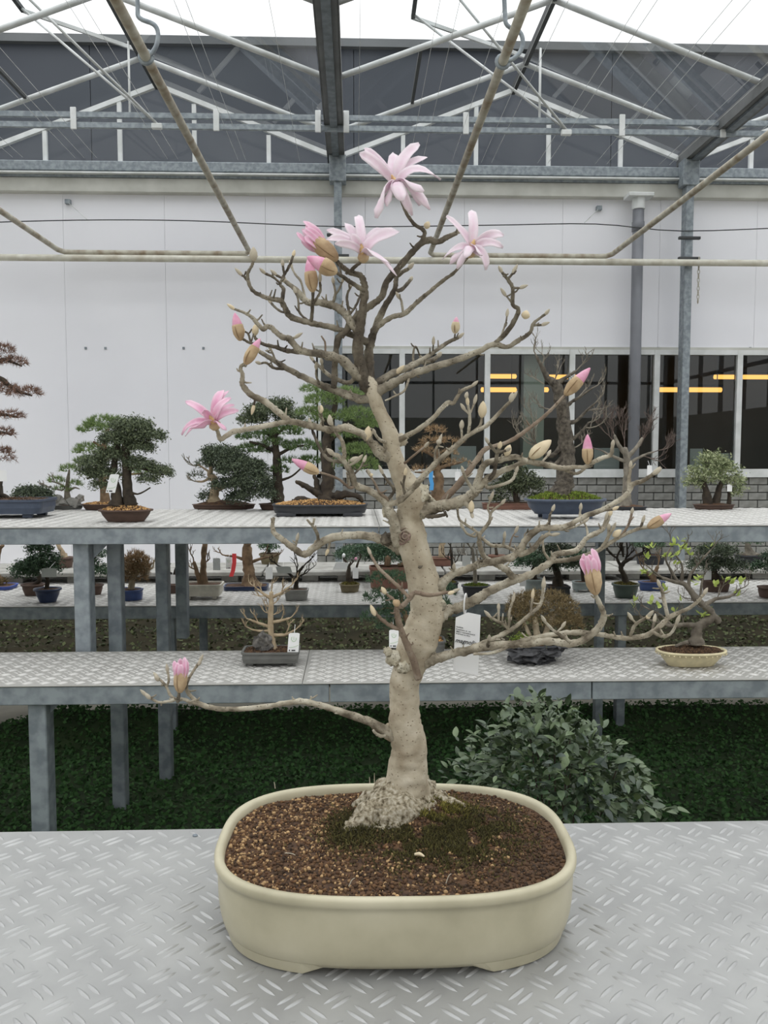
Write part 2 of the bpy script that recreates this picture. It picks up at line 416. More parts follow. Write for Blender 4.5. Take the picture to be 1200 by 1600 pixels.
# ---- windows
mull = [PY(px_, 600, YW)[0] for px_ in (497, 628, 761, 893, 1025, 1154, 1285)]
for i in range(6):
    a, b = mull[i], mull[i + 1]
    wn = struct('window_%d' % (i + 1), ((a + b) / 2, YW, ZW0))
    m = MB(); fw = 0.032
    m.box(a, a + fw, YW - 0.03, YW + 0.05, ZW0, ZW1); m.box(b - fw + 0.002, b, YW - 0.03, YW + 0.05, ZW0, ZW1)
    m.box(a + fw, b - fw, YW - 0.03, YW + 0.05, ZW1 - 0.055, ZW1); m.box(a + fw, b - fw, YW - 0.035, YW + 0.05, ZW0 - 0.045, ZW0 + 0.05)
    m.build('window_frame', M_whitepaint, wn)
    m = MB(); m.box(a + fw, b - fw, YW + 0.012, YW + 0.018, ZW0 + 0.05, ZW1 - 0.055); m.build('pane', M_glassw, wn)
tt = MB(); tt.box(XW0 - 0.02, XW1, YW - 0.02, YW + 0.02, ZW1 - 0.005, ZW1 + 0.03); tt.build('trim_4', M_box, None, kind='structure')
# dark room behind the windows
rm = MB(); rm.box(XW0 - 1, XW1 + 2.5, YW + 3.6, YW + 3.7, 0, 3.4); rm.build('wall_room_back', M_room, None, kind='structure')
rm = MB(); rm.box(XW0 - 1, XW1 + 2.5, YW + 0.12, YW + 3.7, 3.3, 3.4); rm.build('wall_room_top', M_room, None, kind='structure')
rm = MB(); rm.box(XW0 - 1.1, XW0 - 1, YW + 0.1, YW + 3.7, 0, 3.4); rm.box(XW1 + 2.5, XW1 + 2.6, YW + 0.1, YW + 3.7, 0, 3.4); rm.build('wall_room_side', M_room, None, kind='structure')
rm = MB(); rm.box(XW0 - 1, XW1 + 2.5, YW + 0.1, YW + 3.7, 0.0, 0.02); rm.build('floor_room', M_room, None, kind='structure')
p0, p1 = PY(818, 640, YW + 0.3), PY(850, 640, YW + 0.3)
rm = MB(); rm.box(p0[0], p1[0], YW + 0.3, YW + 0.5, 0.02, 3.3); rm.build('wall_room_pier', M_cream, None, kind='structure')
M_tube = emit_mat('warm_tube', (1.0, 0.46, 0.11, 1), 1.6)
for k, (xa, xb, y_, dY, lab) in enumerate((
        (752, 806, 609, 2.0, 'warm glowing strip light beyond the glass, low, beside the cream pier'),
        (766, 806, 588, 2.8, 'short warm strip light beyond the glass, high, beside the cream pier'),
        (858, 914, 589, 2.8, 'warm strip light beyond the glass above the mossy blue pot tree'),
        (848, 856, 609, 1.9, 'stub end of a warm strip light just past the cream pier'),
        (1030, 1127, 609, 2.0, 'long low warm strip light seen through the glass past the steel post'),
        (1116, 1230, 589, 2.8, 'long high warm strip light seen through the last window panes'))):
    a, b = PY(xa, y_, YW + dY), PY(xb, y_, YW + dY)
    t = thing('strip_light', ((a[0] + b[0]) / 2, YW + dY, a[2]), lab, 'lamp')
    m = MB(); m.box(a[0], b[0], YW + dY - 0.06, YW + dY + 0.06, a[2] + 0.035, a[2] + 0.07)
    for xx in (a[0] + 0.06, b[0] - 0.06): m.bar((xx, YW + dY, a[2] + 0.07), (xx, YW + dY, 3.3), 0.01, 0.01)
    m.build('housing', M_dark, t)
    m = MB(); m.tube([(a[0], YW + dY, a[2]), (b[0], YW + dY, a[2])], 0.033, 10); m.build('tube', M_tube, t, True)
for (x0, x1, y0, y1, lab) in ((705, 744, 697, 726, 'white paper sheet against the window glass behind the brown tree'),
                              (928, 968, 700, 727, 'white sheet inside the window behind the twiggy bare tree'),
                              (1078, 1098, 701, 722, 'pale card in the window beside the steel post'),
                              (1116, 1147, 708, 733, 'bright white sheet in the window above the cream-leaved bush')):
    a, b = PY(x0, y1, YW + 0.14), PY(x1, y0, YW + 0.14)
    m = MB(); m.box(a[0], b[0], YW + 0.14, YW + 0.15, ZW0 - 0.02, b[2]); tag(m.build('paper_sheet', M_paper, None), lab, 'paper')

# ---- neighbouring dark building behind the gable
fb = struct('wall_neighbour', (0, 13.5, 0))
zt0 = PY(0, 69, 13.5)[2]; zt1 = PY(1200, 87, 13.5)[2]; zt = (zt0 + zt1) / 2
for k in range(8):
    x = -16 + k * 4.0
    m = MB(); m.box(x, x + 3.99, 13.5, 13.6, 0, zt); m.build('panel', M_facade, fb)
m = MB(); m.box(-16, 16, 13.6, 13.8, 0, zt); m.build('backing', M_facade, fb)
m = MB(); m.box(-16, 16, 13.40, 13.9, zt, zt + 0.12); m.build('coping', M_facade2, fb)

# ---- roof
roof = struct('ceiling', (0, 0, ZG))
RAFY = [-4.75, -3.5, -2.25, -1.0, 0.25, 1.5, 2.75, 4.0, 5.25, 6.5, 7.75, 9.0]
Y0, Y1 = -6.0, YW
for gx in GX:
    m = MB()
    m.box(gx - 0.085, gx + 0.085, Y0, Y1, ZG - 0.06, ZG - 0.05)
    m.bar((gx - 0.088, Y0, ZG), (gx - 0.088, Y1, ZG), 0.012, 0.12); m.bar((gx + 0.088, Y0, ZG), (gx + 0.088, Y1, ZG), 0.012, 0.12)
    m.build('gutter', M_gutter, roof)
    m = MB(); m.box(gx - 0.035, gx + 0.035, Y0, Y1, ZG - 0.085, ZG - 0.06); m.build('gutter_rib', M_galvd, roof)
for rx in RX:
    m = MB(); m.bar((rx, Y0, ZR), (rx, Y1, ZR), 0.045, 0.07); m.build('ridge_beam', M_dark, roof)
    for y in RAFY:
        for sg in (-1, 1):
            m = MB(); m.tube([(rx, y, ZR - 0.01), (rx + sg * 1.87, y, ZG + 0.05)], 0.028, 8)
            m.build('rafter', M_alu, roof, True)
    for sg in (-1, 1):
        m = MB(); m.bar((rx, YW - 0.03, ZR + 0.0), (rx + sg * 1.88, YW - 0.03, ZG + 0.02), 0.05, 0.05)
        m.build('gable_rafter', M_whitepaint, roof)
    for fx in (-1.19, -0.38, 0.43, 1.24):
        ztop = ZR - abs(fx) * (ZR - ZG) / 1.88 - 0.03
        m = MB(); m.bar((rx + fx - 0.03, YW - 0.03, 4.5), (rx + fx - 0.03, YW - 0.03, ztop), 0.045, 0.04, (0, 1, 0)); m.build('gable_mullion', M_whitepaint, roof)
    # gable glass
    me = bpy.data.meshes.new('gable_pane')
    me.from_pydata([(rx - 1.88, YW, 4.5), (rx + 1.88, YW, 4.5), (rx + 1.88, YW, ZG), (rx, YW, ZR), (rx - 1.88, YW, ZG)], [], [(0, 1, 2, 3, 4)])
    link('gable_pane', me, M_glassg, roof)
# roof panes (the two open vents leave their panes out)
ys = RAFY + [YW]
for bi, rx in enumerate(RX):
    for i in range(len(ys) - 1):
        for sg in (-1, 1):
            vent = (sg == -1 and bi in (1, 2) and i == len(ys) - 3)
            f0 = 0.62 if vent else 0.0
            a = (rx + sg * 1.88 * f0, ZR + 0.03 - (ZR - ZG - 0.02) * f0); b = (rx + sg * 1.84, ZG + 0.06)
            me = bpy.data.meshes.new('glass_pane')
            me.from_pydata([(a[0], ys[i] + 0.02, a[1]), (b[0], ys[i] + 0.02, b[1]), (b[0], ys[i + 1] - 0.02, b[1]), (a[0], ys[i + 1] - 0.02, a[1])], [], [(0, 1, 2, 3)])
            link('glass_pane', me, M_glass, roof)
            if vent:
                m = MB(); m.bar((a[0], ys[i], a[1]), (a[0], ys[i + 1], a[1]), 0.03, 0.04); m.build('vent_sill', M_dark, roof)
# open vents, hinged at the ridge
for rx in RX[1:3]:
    ya, yb = 7.77, 8.98
    a = np.array([rx, 0, ZR + 0.05]); b = np.array([rx - 1.16, 0, ZR + 0.42])
    v_ = struct('window_%d' % (7 + RX.index(rx)), (rx, ya, ZR + 0.05))
    m = MB()
    q = lambda c, y: (c[0], y, c[2])
    m.bar(q(a, yb), q(b, yb), 0.03, 0.035); m.bar(q(a, ya), q(b, ya), 0.03, 0.035)
    m.build('sash_rail', M_alu, v_)
    m = MB(); m.bar(q(b, ya), q(b, yb), 0.04, 0.04); m.build('sash_edge', M_dark, v_)
    me = bpy.data.meshes.new('pane'); me.from_pydata([q(a, ya), q(b, ya), q(b, yb), q(a, yb)], [], [(0, 1, 2, 3)]); link('pane', me, M_glass, v_)
# shade-screen wires, along the depth of the house
for k, px_ in enumerate((20, 36, 118, 132, 152, 262, 278, 372, 384, 468, 560, 640, 660, 706, 752, 768, 840, 856, 930, 948, 1030, 1046, 1120, 1136)):
    p = PY(px_, 262, 9.55)
    m = MB(); m.tube([(p[0], 2.0, 4.56), (p[0], 9.55, 4.56)], 0.0022, 4); m.build('screen_wire', M_alu, roof)
# twin control rails across the house with brackets
YR = 8.6
zr0, zr1 = PY(600, 186, YR)[2], PY(600, 202, YR)[2]
rl = thing('vent_control_rail', (0, YR, zr1), 'twin grey steel vent control rails with white brackets below the roof', 'rail')
for z in (zr0, zr1):
    m = MB(); m.bar((-8, YR, z), (8, YR, z), 0.045, 0.05); m.build('rail', M_galv, rl)
for px_ in (115, 338, 497, 541, 728, 972, 1130):
    p = PY(px_, 190, YR - 0.03)
    m = MB(); m.bevbox(p[0] - 0.028, p[0] + 0.028, YR - 0.045, YR - 0.026, zr1 - 0.05, zr0 + 0.06, 0.004); m.build('bracket', M_whitepaint, rl)
for nm, (xa, ya_, xb, yb_) in (('first', (245, 193, 14, -8)), ('second', (885, 203, 655, 14))):
    rx = RX[1] if nm == 'first' else RX[2]
    p = PY(xa, ya_, YR - 0.05)
    t = thing('vent_push_rod', p, 'pair of thin white push rods up to the open vent ' + ('beside the rusty heating pipe' if nm == 'first' else 'over the topmost flower'), 'rod')
    for yy in (7.85, 8.9):
        m = MB(); m.tube([p, (rx - 1.14, yy, ZR + 0.40)], 0.013, 6); m.build('rod', M_alu, t, True)
    q = PY(203 if nm == 'first' else 843, 184, YR)
    m = MB(); m.tube([(q[0], YR, q[2]), (q[0], YR, PY(203, 65, YR)[2])], 0.012, 6); m.build('hanger', M_whitepaint, t, True)
    m = MB(); m.bevbox(p[0] - 0.05, p[0] + 0.05, YR - 0.07, YR - 0.02, p[2] - 0.05, p[2] + 0.0, 0.005); m.build('clevis', M_whitepaint, t)

# ---- steel posts, downpipe, heating pipes, cable
def post(px_, lab):
    p = PY(px_, 500, YW - 0.28)
    t = thing('steel_post', (p[0], p[1], 0), lab, 'post')
    m = MB(); m.bevbox(p[0] - 0.042, p[0] + 0.042, p[1], p[1] + 0.14, 0, 4.56, 0.006); m.build('column', M_galv, t)
    m = MB(); m.bevbox(p[0] - 0.09, p[0] + 0.09, p[1] - 0.02, p[1] + 0.14, 4.3, 4.58, 0.006); m.build('head_plate', M_galv, t)
    for z in (3.72, 3.5):
        m = MB(); m.bevbox(p[0] - 0.12, p[0] + 0.12, p[1] - 0.02, p[1] + 0.02, z, z + 0.03, 0.004); m.build('cleat', M_dark, t)
    return p
pA = post(528.5, 'slim galvanised steel post rising behind the magnolia crown')
pB = post(1074, 'galvanised steel post standing beside the grey downpipe')
m = MB()
ch = thing('chain', (pB[0] + 0.12, pB[1], 3.0), 'thin rusty chain dangling from the steel post cleat', 'chain')
z = 3.5
for k in range(11):
    z_ = z - k * 0.045
    ring = [(pB[0] + 0.1 + (math.cos(a) * 0.012 if k % 2 else 0), pB[1] - 0.03 + (0 if k % 2 else math.cos(a) * 0.012), z_ + math.sin(a) * 0.028) for a in np.linspace(0, 2 * PI, 9)]
    l_ = MB(); l_.tube(ring, 0.0045, 4, cap=False); l_.build('link', M_rusty, ch)
p = PY(994, 500, YW - 0.2)
t = thing('downpipe', (p[0], p[1], 0), 'grey plastic rainwater downpipe with a white collar on the wall', 'pipe')
m = MB(); m.tube([(p[0], p[1], 0), (p[0], p[1], 4.12)], 0.062, 20); m.build('pipe', M_pvc, t, True)
m = MB(); m.tube([(p[0], p[1], 4.06), (p[0], p[1], 4.2)], 0.072, 20); m.bevbox(p[0] - 0.14, p[0] + 0.14, p[1] - 0.1, p[1] + 0.1, 4.18, 4.22); m.build('collar', M_whitepaint, t)
m = MB(); m.tube([(p[0], p[1], 3.82), (p[0], p[1], 3.92)], 0.069, 20); m.build('joint', M_pvc, t, True)

zp = PY(600, 398, 9.45)[2]
def hpipe(pxa, pxb, lab, side):
    a, b = PY(pxa, 397, 9.45), PY(pxb, 399, 9.45)
    t = thing('heating_pipe', (a[0], 9.45, zp), lab, 'pipe')
    m = MB(); r = 0.027
    c = 0.12
    if side == 'both':
        pts = [(a[0], -4, zp), (a[0], 9.45 - c, zp), (a[0] + 0.04, 9.44, zp), (a[0] + c, 9.45, zp), (b[0] - c, 9.45, zp), (b[0] - 0.04, 9.44, zp), (b[0], 9.45 - c, zp), (b[0], -4, zp)]
    m.tube(pts, r, 14)
    m.build('loop', M_rusty, t, True)
    return t, a, b
h1, a1, b1 = hpipe(96, 391, 'rusty cream heating pipe loop hanging under the roof beside the slim post', 'both')
h2, a2, b2 = hpipe(671, 952, 'cream heating pipe loop coming down to the wall beside the grey downpipe', 'both')
zq = PY(600, 407.5, 9.38)[2]
m = MB(); m.tube([(-9, 9.36, zq), (9, 9.36, zq)], 0.036, 16)
tag(m.build('main_pipe', M_pipe, None, True), 'long straight cream pipe running across the whole white wall', 'pipe')
# S hooks holding the pipes
for nm, (hx, pts) in enumerate(((b1, ((215, -60), (215, 10), (218, 28), (240, 38), (247, 52), (244, 72), (234, 86), (224, 88))),
                               (a2, ((787, -60), (789, 20), (793, 40), (812, 50), (817, 66), (812, 82), (800, 93), (788, 95))))):
    px_, py_ = pts[-1]
    # place where the pipe runs at this height
    P_ = PZ(px_, py_, zp); Yh = P_[1]
    hp = [PY(x, y, Yh) for x, y in pts]
    yr_ = min(RAFY, key=lambda q: abs(q - Yh)); rx_ = min(RX, key=lambda q: abs(q - hp[0][0]))
    zr_ = ZR - 0.01 - abs(hp[0][0] - rx_) / 1.87 * (ZR - ZG - 0.06)
    hk = MB(); hk.tube([(hp[0][0], yr_, zr_), (hp[0][0], yr_ * 0.7 + Yh * 0.3, zr_ - 0.12), (hp[0][0], Yh, zr_ - 0.35)] + hp, 0.0125, 8, sub=4)
    ring = [(hx[0] + math.cos(a) * 0.034, Yh + 0.01, zp + math.sin(a) * 0.034) for a in np.linspace(0, 2 * PI, 15)]
    hk.tube(ring, 0.012, 8, cap=False)
    tag(hk.build('pipe_hook', M_galv, None, True), 'bent grey steel hook carrying the ' + ('rusty heating pipe' if nm == 0 else 'cleaner heating pipe over the magnolia'), 'hook')
m = MB()
cp = [PY(x, y, YW - 0.3) for x, y in ((-60, 349), (120, 344), (300, 345), (528, 354), (760, 352), (930, 350), (1066, 361), (1260, 354))]
m.tube(cp, 0.006, 5, sub=4); tag(m.build('cable', M_dark, None, True), 'thin dark cable strung between the steel posts along the wall', 'cable')
for (x, y, xe, ye, lab) in ((106, 316, 136, 343, 'small clamp with a thin tie above the cable on plain wall'), (936, 326, 913, 348, 'small clamp with a thin tie above the cable beside the downpipe')):
    p = PY(x, y, YW - 0.03); t = thing('cable_clamp', p, lab, 'clamp')
    m = MB(); m.bevbox(p[0] - 0.03, p[0] + 0.03, YW - 0.05, YW, p[2] - 0.02, p[2] + 0.03); m.build('clip', M_galv, t)
    m = MB(); m.tube([p, PY(xe, ye, YW - 0.29)], 0.004, 4); m.build('tie', M_alu, t)

# ================================================================== GROUND BEDS
def vnoise(x, y, s): return noise.noise(Vector((x * s, y * s, 0.3)))
def bed(name, x0, x1, y0, y1, hfun, nleaf, lab, leafmat, sz, view):
    nx, ny = 110, 60
    X = np.linspace(x0, x1, nx); Yv = np.linspace(y0, y1, ny)
    vs = [(x, y, hfun(x, y)) for y in Yv for x in X]
    fs = [(j * nx + i, j * nx + i + 1, (j + 1) * nx + i + 1, (j + 1) * nx + i) for j in range(ny - 1) for i in range(nx - 1)]
    t = thing(name, ((x0 + x1) / 2, y0, 0), lab, 'ground cover')
    soilm = M_bed if name == 'creeping_plants' else pmat('far_earth', lin(50, 46, 34), lin(40, 38, 28), 5, rough=1.0, spec=0.1)  # far bed earth is darker and browner than the near bed
    t['kind'] = 'stuff'
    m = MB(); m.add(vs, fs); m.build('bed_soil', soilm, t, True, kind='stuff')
    xx = rng.uniform(view[0], view[1], nleaf); yy = rng.uniform(view[2], view[3], nleaf)
    c = np.array([(x, y, hfun(x, y) + random.uniform(0, 0.012)) for x, y in zip(xx, yy)])
    d = rng.normal(size=(nleaf, 3)); d[:, 2] = np.abs(d[:, 2]) * 0.4; d /= np.linalg.norm(d, axis=1)[:, None]
    e = np.cross(d, rng.normal(size=(nleaf, 3))); e /= np.linalg.norm(e, axis=1)[:, None]
    s = rng.uniform(0.6, 1.3, (nleaf, 1)) * sz
    v4 = np.stack([c - d * s * 0.2, c + d * s * .5 + e * s * .45, c + d * s * 1.1, c + d * s * .5 - e * s * .45], 1).reshape(-1, 3)
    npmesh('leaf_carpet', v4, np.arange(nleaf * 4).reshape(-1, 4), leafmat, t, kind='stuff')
    return t
def h1f(x, y):
    bank = 1 / (1 + math.exp(-(y - 3.98) / 0.055))
    top = 0.098 + 0.018 * vnoise(x, 0, 1.3)
    if x < -1.45: top *= max(0.15, 1 - (-1.45 - x) * 3.0)
    edge = 1 if y < 4.18 else max(0, 1 - (y - 4.18) / 0.06)
    return max(-0.02, (0.035 + 0.02 * vnoise(x, y, 2.2) + 0.012 * vnoise(x, y, 7) + bank * top) * edge)
bed('creeping_plants', -4.5, 4.5, 1.0, 4.26, h1f, 60000, 'dark green carpet of creeping plants under the benches', M_bedleaf, 0.016, (-2.0, 2.2, 1.4, 4.25))
def h2f(x, y): return 0.03 + 0.03 * vnoise(x, y, 2.0) + 0.02 * vnoise(x, y, 9)
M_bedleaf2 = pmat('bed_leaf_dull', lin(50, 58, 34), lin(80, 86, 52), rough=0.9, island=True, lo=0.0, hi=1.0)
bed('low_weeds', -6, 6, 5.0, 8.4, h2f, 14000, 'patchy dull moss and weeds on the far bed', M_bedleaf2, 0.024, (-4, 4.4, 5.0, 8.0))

# ================================================================== BENCHES
ZL = PY(600, 1066, 2.6)[2]; ZTP = PY(600, 822, 3.02)[2]; ZF = 0.765
LP, LQ = 0.0535, 0.052
def lug_geo():
    L_, W_, H_ = 0.0165, 0.0029, 0.0021
    n = 7; vs = []; fs = []
    for i in range(n):
        t = -1 + 2 * i / (n - 1); wv = W_ * (1 - t * t) ** 0.6 + 0.0002; h = H_ * (1 - t ** 4) + 0.0001
        vs += [(t * L_, -wv, 0), (t * L_, -wv * 0.3, h), (t * L_, wv * 0.3, h), (t * L_, wv, 0)]
    for i in range(n - 1):
        for k in range(3): fs.append((i * 4 + k, (i + 1) * 4 + k, (i + 1) * 4 + k + 1, i * 4 + k + 1))
    return vs, fs
LUGV, LUGF = lug_geo()
def lug_places(x0, x1, y0, y1):
    out = []
    for j in range(int((y1 - y0) / (LQ / 2)) + 1):
        for i in range(int((x1 - x0) / LP) + 1):
            x = x0 + (i + (0.5 if j % 2 else 0)) * LP; y = y0 + j * LQ / 2
            ang = math.radians(45 if j % 2 else -45)
            for s in (-1, 1):
                cx = x - math.sin(ang) * s * 0.0062; cy = y + math.cos(ang) * s * 0.0062
                if x0 + 0.012 < cx < x1 - 0.012 and y0 + 0.012 < cy < y1 - 0.012: out.append((cx, cy, ang))
    return out
def lug_stuff(places, z, parent, mat=None):
    lv = np.array(LUGV); n = len(places); P = np.array(places)
    ca, sa = np.cos(P[:, 2])[:, None], np.sin(P[:, 2])[:, None]
    X = P[:, 0:1] + ca * lv[:, 0] - sa * lv[:, 1]; Yv = P[:, 1:2] + sa * lv[:, 0] + ca * lv[:, 1]
    Z = np.broadcast_to(lv[:, 2] + z, X.shape)
    verts = np.stack([X, Yv, Z], 2).reshape(-1, 3)
    f = np.array(LUGF); faces = (f[None] + (np.arange(n) * len(lv))[:, None, None]).reshape(-1, 4)
    return npmesh('tread_pattern', verts, faces, mat or M_lug, parent, True, kind='stuff')

def bench(label, x0, x1, y0, y1, z, lip, splits, rails, legs, name='plant_bench', lugx=None, individual=0, gussets=()):
    t = thing(name, ((x0 + x1) / 2, y0, 0), label, 'bench')
    xs_ = [x0] + list(splits) + [x1]
    for a, b in zip(xs_[:-1], xs_[1:]):
        m = MB(); m.bevbox(a + 0.0008, b - 0.0008, y0 - 0.004, y1, z - 0.004, z, 0.001)
        deck = m.build('deck_plate', M_tread if individual else M_tread2, t)
        la, lb = max(a, lugx[0]), min(b, lugx[1])
        if lb - la > 0.1:
            # keep one lattice over all plates
            pl = lug_places(a + (math.ceil((la - a) / LP) * LP if la > a else 0), lb, y0, y1)
            pl.sort(key=lambda q: q[1] + abs(q[0] - 0.05) * 0.35)
            ind = [q for q in pl if q[1] > 0.86][:individual]; rest = [q for q in pl if q not in set(ind)] if individual else pl
            if ind:
                me = bpy.data.meshes.new('lug'); me.from_pydata(LUGV, [], LUGF); me.materials.append(M_lug)
                me.polygons.foreach_set('use_smooth', [True] * len(me.polygons))
                for q in ind:
                    o = bpy.data.objects.new('lug', me); COL.objects.link(o); o.parent = deck
                    o.location = (q[0], q[1], z); o.rotation_euler = (0, 0, q[2])
                    o.matrix_parent_inverse = Matrix.Identity(4)
            lo_ = lug_stuff(rest, z, deck, M_lug if individual else M_lug2)
    xr = [x0] + list(rails) + [x1]
    for a, b in zip(xr[:-1], xr[1:]):
        m = MB(); m.bevbox(a + 0.002, b - 0.002, y0, y0 + 0.035, z - lip, z - 0.0045, 0.002); m.build('front_rail', M_galv, t)
    m = MB(); m.bevbox(x0, x1, y1 - 0.035, y1, z - lip, z - 0.0045, 0.002); m.build('back_rail', M_galv, t)
    for (lx, ly, lw, ld, zb) in legs:
        m = MB(); m.bevbox(lx - lw / 2, lx + lw / 2, ly, ly + ld, zb, z - lip + 0.004 if ly < y1 - 0.04 or True else z, 0.003); m.build('leg', M_galv, t)
    for (gx, gy, s, dirx) in gussets:
        m = MB(); zt_ = z - lip + 0.002
        m.add([(gx, gy, zt_), (gx + dirx * s, gy, zt_), (gx, gy, zt_ - s), (gx, gy + 0.006, zt_), (gx + dirx * s, gy + 0.006, zt_), (gx, gy + 0.006, zt_ - s)],
              [(0, 1, 2), (3, 5, 4), (0, 3, 4, 1), (1, 4, 5, 2), (2, 5, 3, 0)])
        m.build('gusset', M_galv, t)
    return t
X = lambda px_, py_, Y: PY(px_, py_, Y)[0]
YF1 = 1.403
front = bench('tread-plate bench top carrying the flowering magnolia', -1.6, 1.7, 0.40, YF1, ZF, 0.05, (), (), ((-1.2, 1.28, 0.06, 0.06, 0), (1.3, 1.28, 0.06, 0.06, 0), (-1.2, 0.5, 0.06, 0.06, 0), (1.3, 0.5, 0.06, 0.06, 0)),
              lugx=(-0.85, 0.95), individual=300)
sp = PZ(305, 1306, ZF)
m = MB(); m.tube([(sp[0], sp[1], ZF - 0.001), (sp[0], sp[1], ZF + 0.0015)], 0.0045, 12); m.build('screw', M_galvd, front)
x_leg = X(60, 1200, 2.62)
bench('low tier bench carrying the grey tray and the cream oval pot', -5, 5, 2.6, 3.04, ZL, 0.062, (X(478, 1040, 2.8),), (X(515, 1080, 2.6), X(925, 1080, 2.6)),
      ((x_leg, 2.62, 0.055, 0.07, 0), (x_leg + 3.1, 2.62, 0.055, 0.07, 0)), lugx=(-1.6, 1.9), gussets=((x_leg + 0.027, 2.66, 0.045, 1),))
xb, xc, xd_ = X(180, 1000, 3.2), X(254, 1000, 3.5), X(283, 930, 3.84)
bench('high middle tier bench carrying the pines and the mossy blue pot', -5, 5, 3.02, 3.93, ZTP, 0.062, (X(592, 815, 3.1),), (X(592, 835, 3.02),),
      ((X(126, 930, 3.04), 3.05, 0.055, 0.07, ZL - 0.06), (xb, 3.2, 0.05, 0.06, 0), (xc, 3.5, 0.05, 0.06, 0), (xd_, 3.84, 0.05, 0.06, 0.55),
       (X(940, 900, 3.86), 3.86, 0.035, 0.05, 0)), lugx=(-2.0, 2.4), gussets=((X(142, 860, 3.06) + 0.0, 3.09, 0.06, 1),))
bench('low tier bench behind, in the shade, carrying the small potted trees', -5, 5, 3.95, 5.08, ZL + 0.0, 0.062, (), (),
      ((X(268, 980, 3.97), 3.97, 0.03, 0.04, 0), (X(972, 990, 3.97), 3.97, 0.042, 0.05, 0), (X(317, 980, 4.5), 4.5, 0.04, 0.04, 0)), lugx=(-2.2, 2.6))
# pale planks on concrete blocks along the back of the shaded bench
ZK = PY(600, 893, 4.62)[2]
t = thing('plank_shelf', (0, 4.62, ZL), 'pale planks raised on concrete blocks along the back of the shaded bench', 'shelf')
for k in range(9):
    x = -4.5 + k * 1.0
    for y0_ in (4.62, 4.83):
        m = MB(); m.bevbox(x, x + 0.99, y0_, y0_ + 0.2, ZK - 0.022, ZK, 0.003); m.build('plank', M_block, t)
for px_ in (25, 120, 360, 485, 540, 655, 760, 830, 900, 985, 1100, 1185):
    p = PY(px_, 900, 4.68)
    m = MB(); m.bevbox(p[0] - 0.045, p[0] + 0.045, 4.655, 4.80, ZL + 0.0022, ZK - 0.021, 0.003); m.build('block', M_block, t)
    m = MB(); m.bevbox(p[0] - 0.045, p[0] + 0.045, 4.86, 4.98, ZL + 0.0022, ZK - 0.021, 0.003); m.build('block', M_block, t)
# ================================================================== THE MAGNOLIA
PC = np.array([0.0537, 1.146, ZF + 0.0021])            # pot centre on the bench
PA, PB, PH = 0.2425, 0.179, 0.105
ROTP = math.radians(-1.0)
def outline(a, b, n, k, ex=2.7):
    th = 2 * PI * k / n
    c, s = math.cos(th), math.sin(th)
    return (a * math.copysign(abs(c) ** (2 / ex), c), b * math.copysign(abs(s) ** (2 / ex), s))
def rotz(x, y, r): return (x * math.cos(r) - y * math.sin(r), x * math.sin(r) + y * math.cos(r))
def pot_mesh(c, a, b, prof, n=64, ex=2.7, rot=0.0, closed=True):
    m = MB(); vs = []; fs = []
    for (off, z) in prof:
        for k in range(n):
            x, y = outline(a - off, b - off, n, k, ex); x, y = rotz(x, y, rot)
            vs.append((c[0] + x, c[1] + y, c[2] + z))
    for i in range(len(prof) - 1):
        for k in range(n):
            k2 = (k + 1) % n
            fs.append((i * n + k, i * n + k2, (i + 1) * n + k2, (i + 1) * n + k))
    if closed:
        fs.append(tuple(range(n - 1, -1, -1)))
    m.add(vs, fs); return m
M_glaze = pmat('cream_glaze', lin(194, 187, 162), lin(164, 157, 132), 11, rough=0.42, lo=0.3, hi=0.75, detail=6, bump=0.05, bscale=30, c3=lin(182, 175, 149))
mag = thing('magnolia_bonsai', PC, 'flowering star magnolia with pale trunk in a cream glazed oval pot', 'bonsai')
prof = [(0.026, 0.0090), (0.0160, 0.0105), (0.0105, 0.018), (0.0070, 0.032), (0.0048, 0.050), (0.0042, 0.070), (0.0045, 0.084), (0.0040, 0.0900), (0.0012, 0.0925), (0.0, 0.0955), (0.0, 0.1015), (0.0018, 0.1045), (0.005, 0.1055), (0.0095, 0.1048), (0.0122, 0.101), (0.0132, 0.094), (0.0135, 0.080)]
pot_mesh(PC, PA, PB, prof, 96, 2.9, ROTP).build('pot', M_glaze, mag, True)
# four feet: the base ring without the arched openings
NF = 96
def foot(k0, k1):
    m = MB(); vs = []; fs = []
    ks = list(range(k0, k1 + 1))
    for i, k in enumerate(ks):
        e = min(i, len(ks) - 1 - i); zb = 0.0 if e >= 2 else 0.0055 * (2 - e)
        for off, z in ((0.0125, 0.0150), (0.0165, zb), (0.042, zb), (0.042, 0.0125)):
            x, y = rotz(*outline(PA - off, PB - off, NF, k % NF, 2.9), ROTP); vs.append((PC[0] + x, PC[1] + y, PC[2] + z))
    for i in range(len(ks) - 1):
        for q in range(4):
            q2 = (q + 1) % 4; fs.append((i * 4 + q, i * 4 + q2, (i + 1) * 4 + q2, (i + 1) * 4 + q))
    fs.append((0, 3, 2, 1)); o = (len(ks) - 1) * 4; fs.append((o, o + 1, o + 2, o + 3))
    m.add(vs, fs); m.build('pot_foot', M_glaze, mag)
for c0 in (12, 36, 60, 84): foot(c0 - 8, c0 + 8)

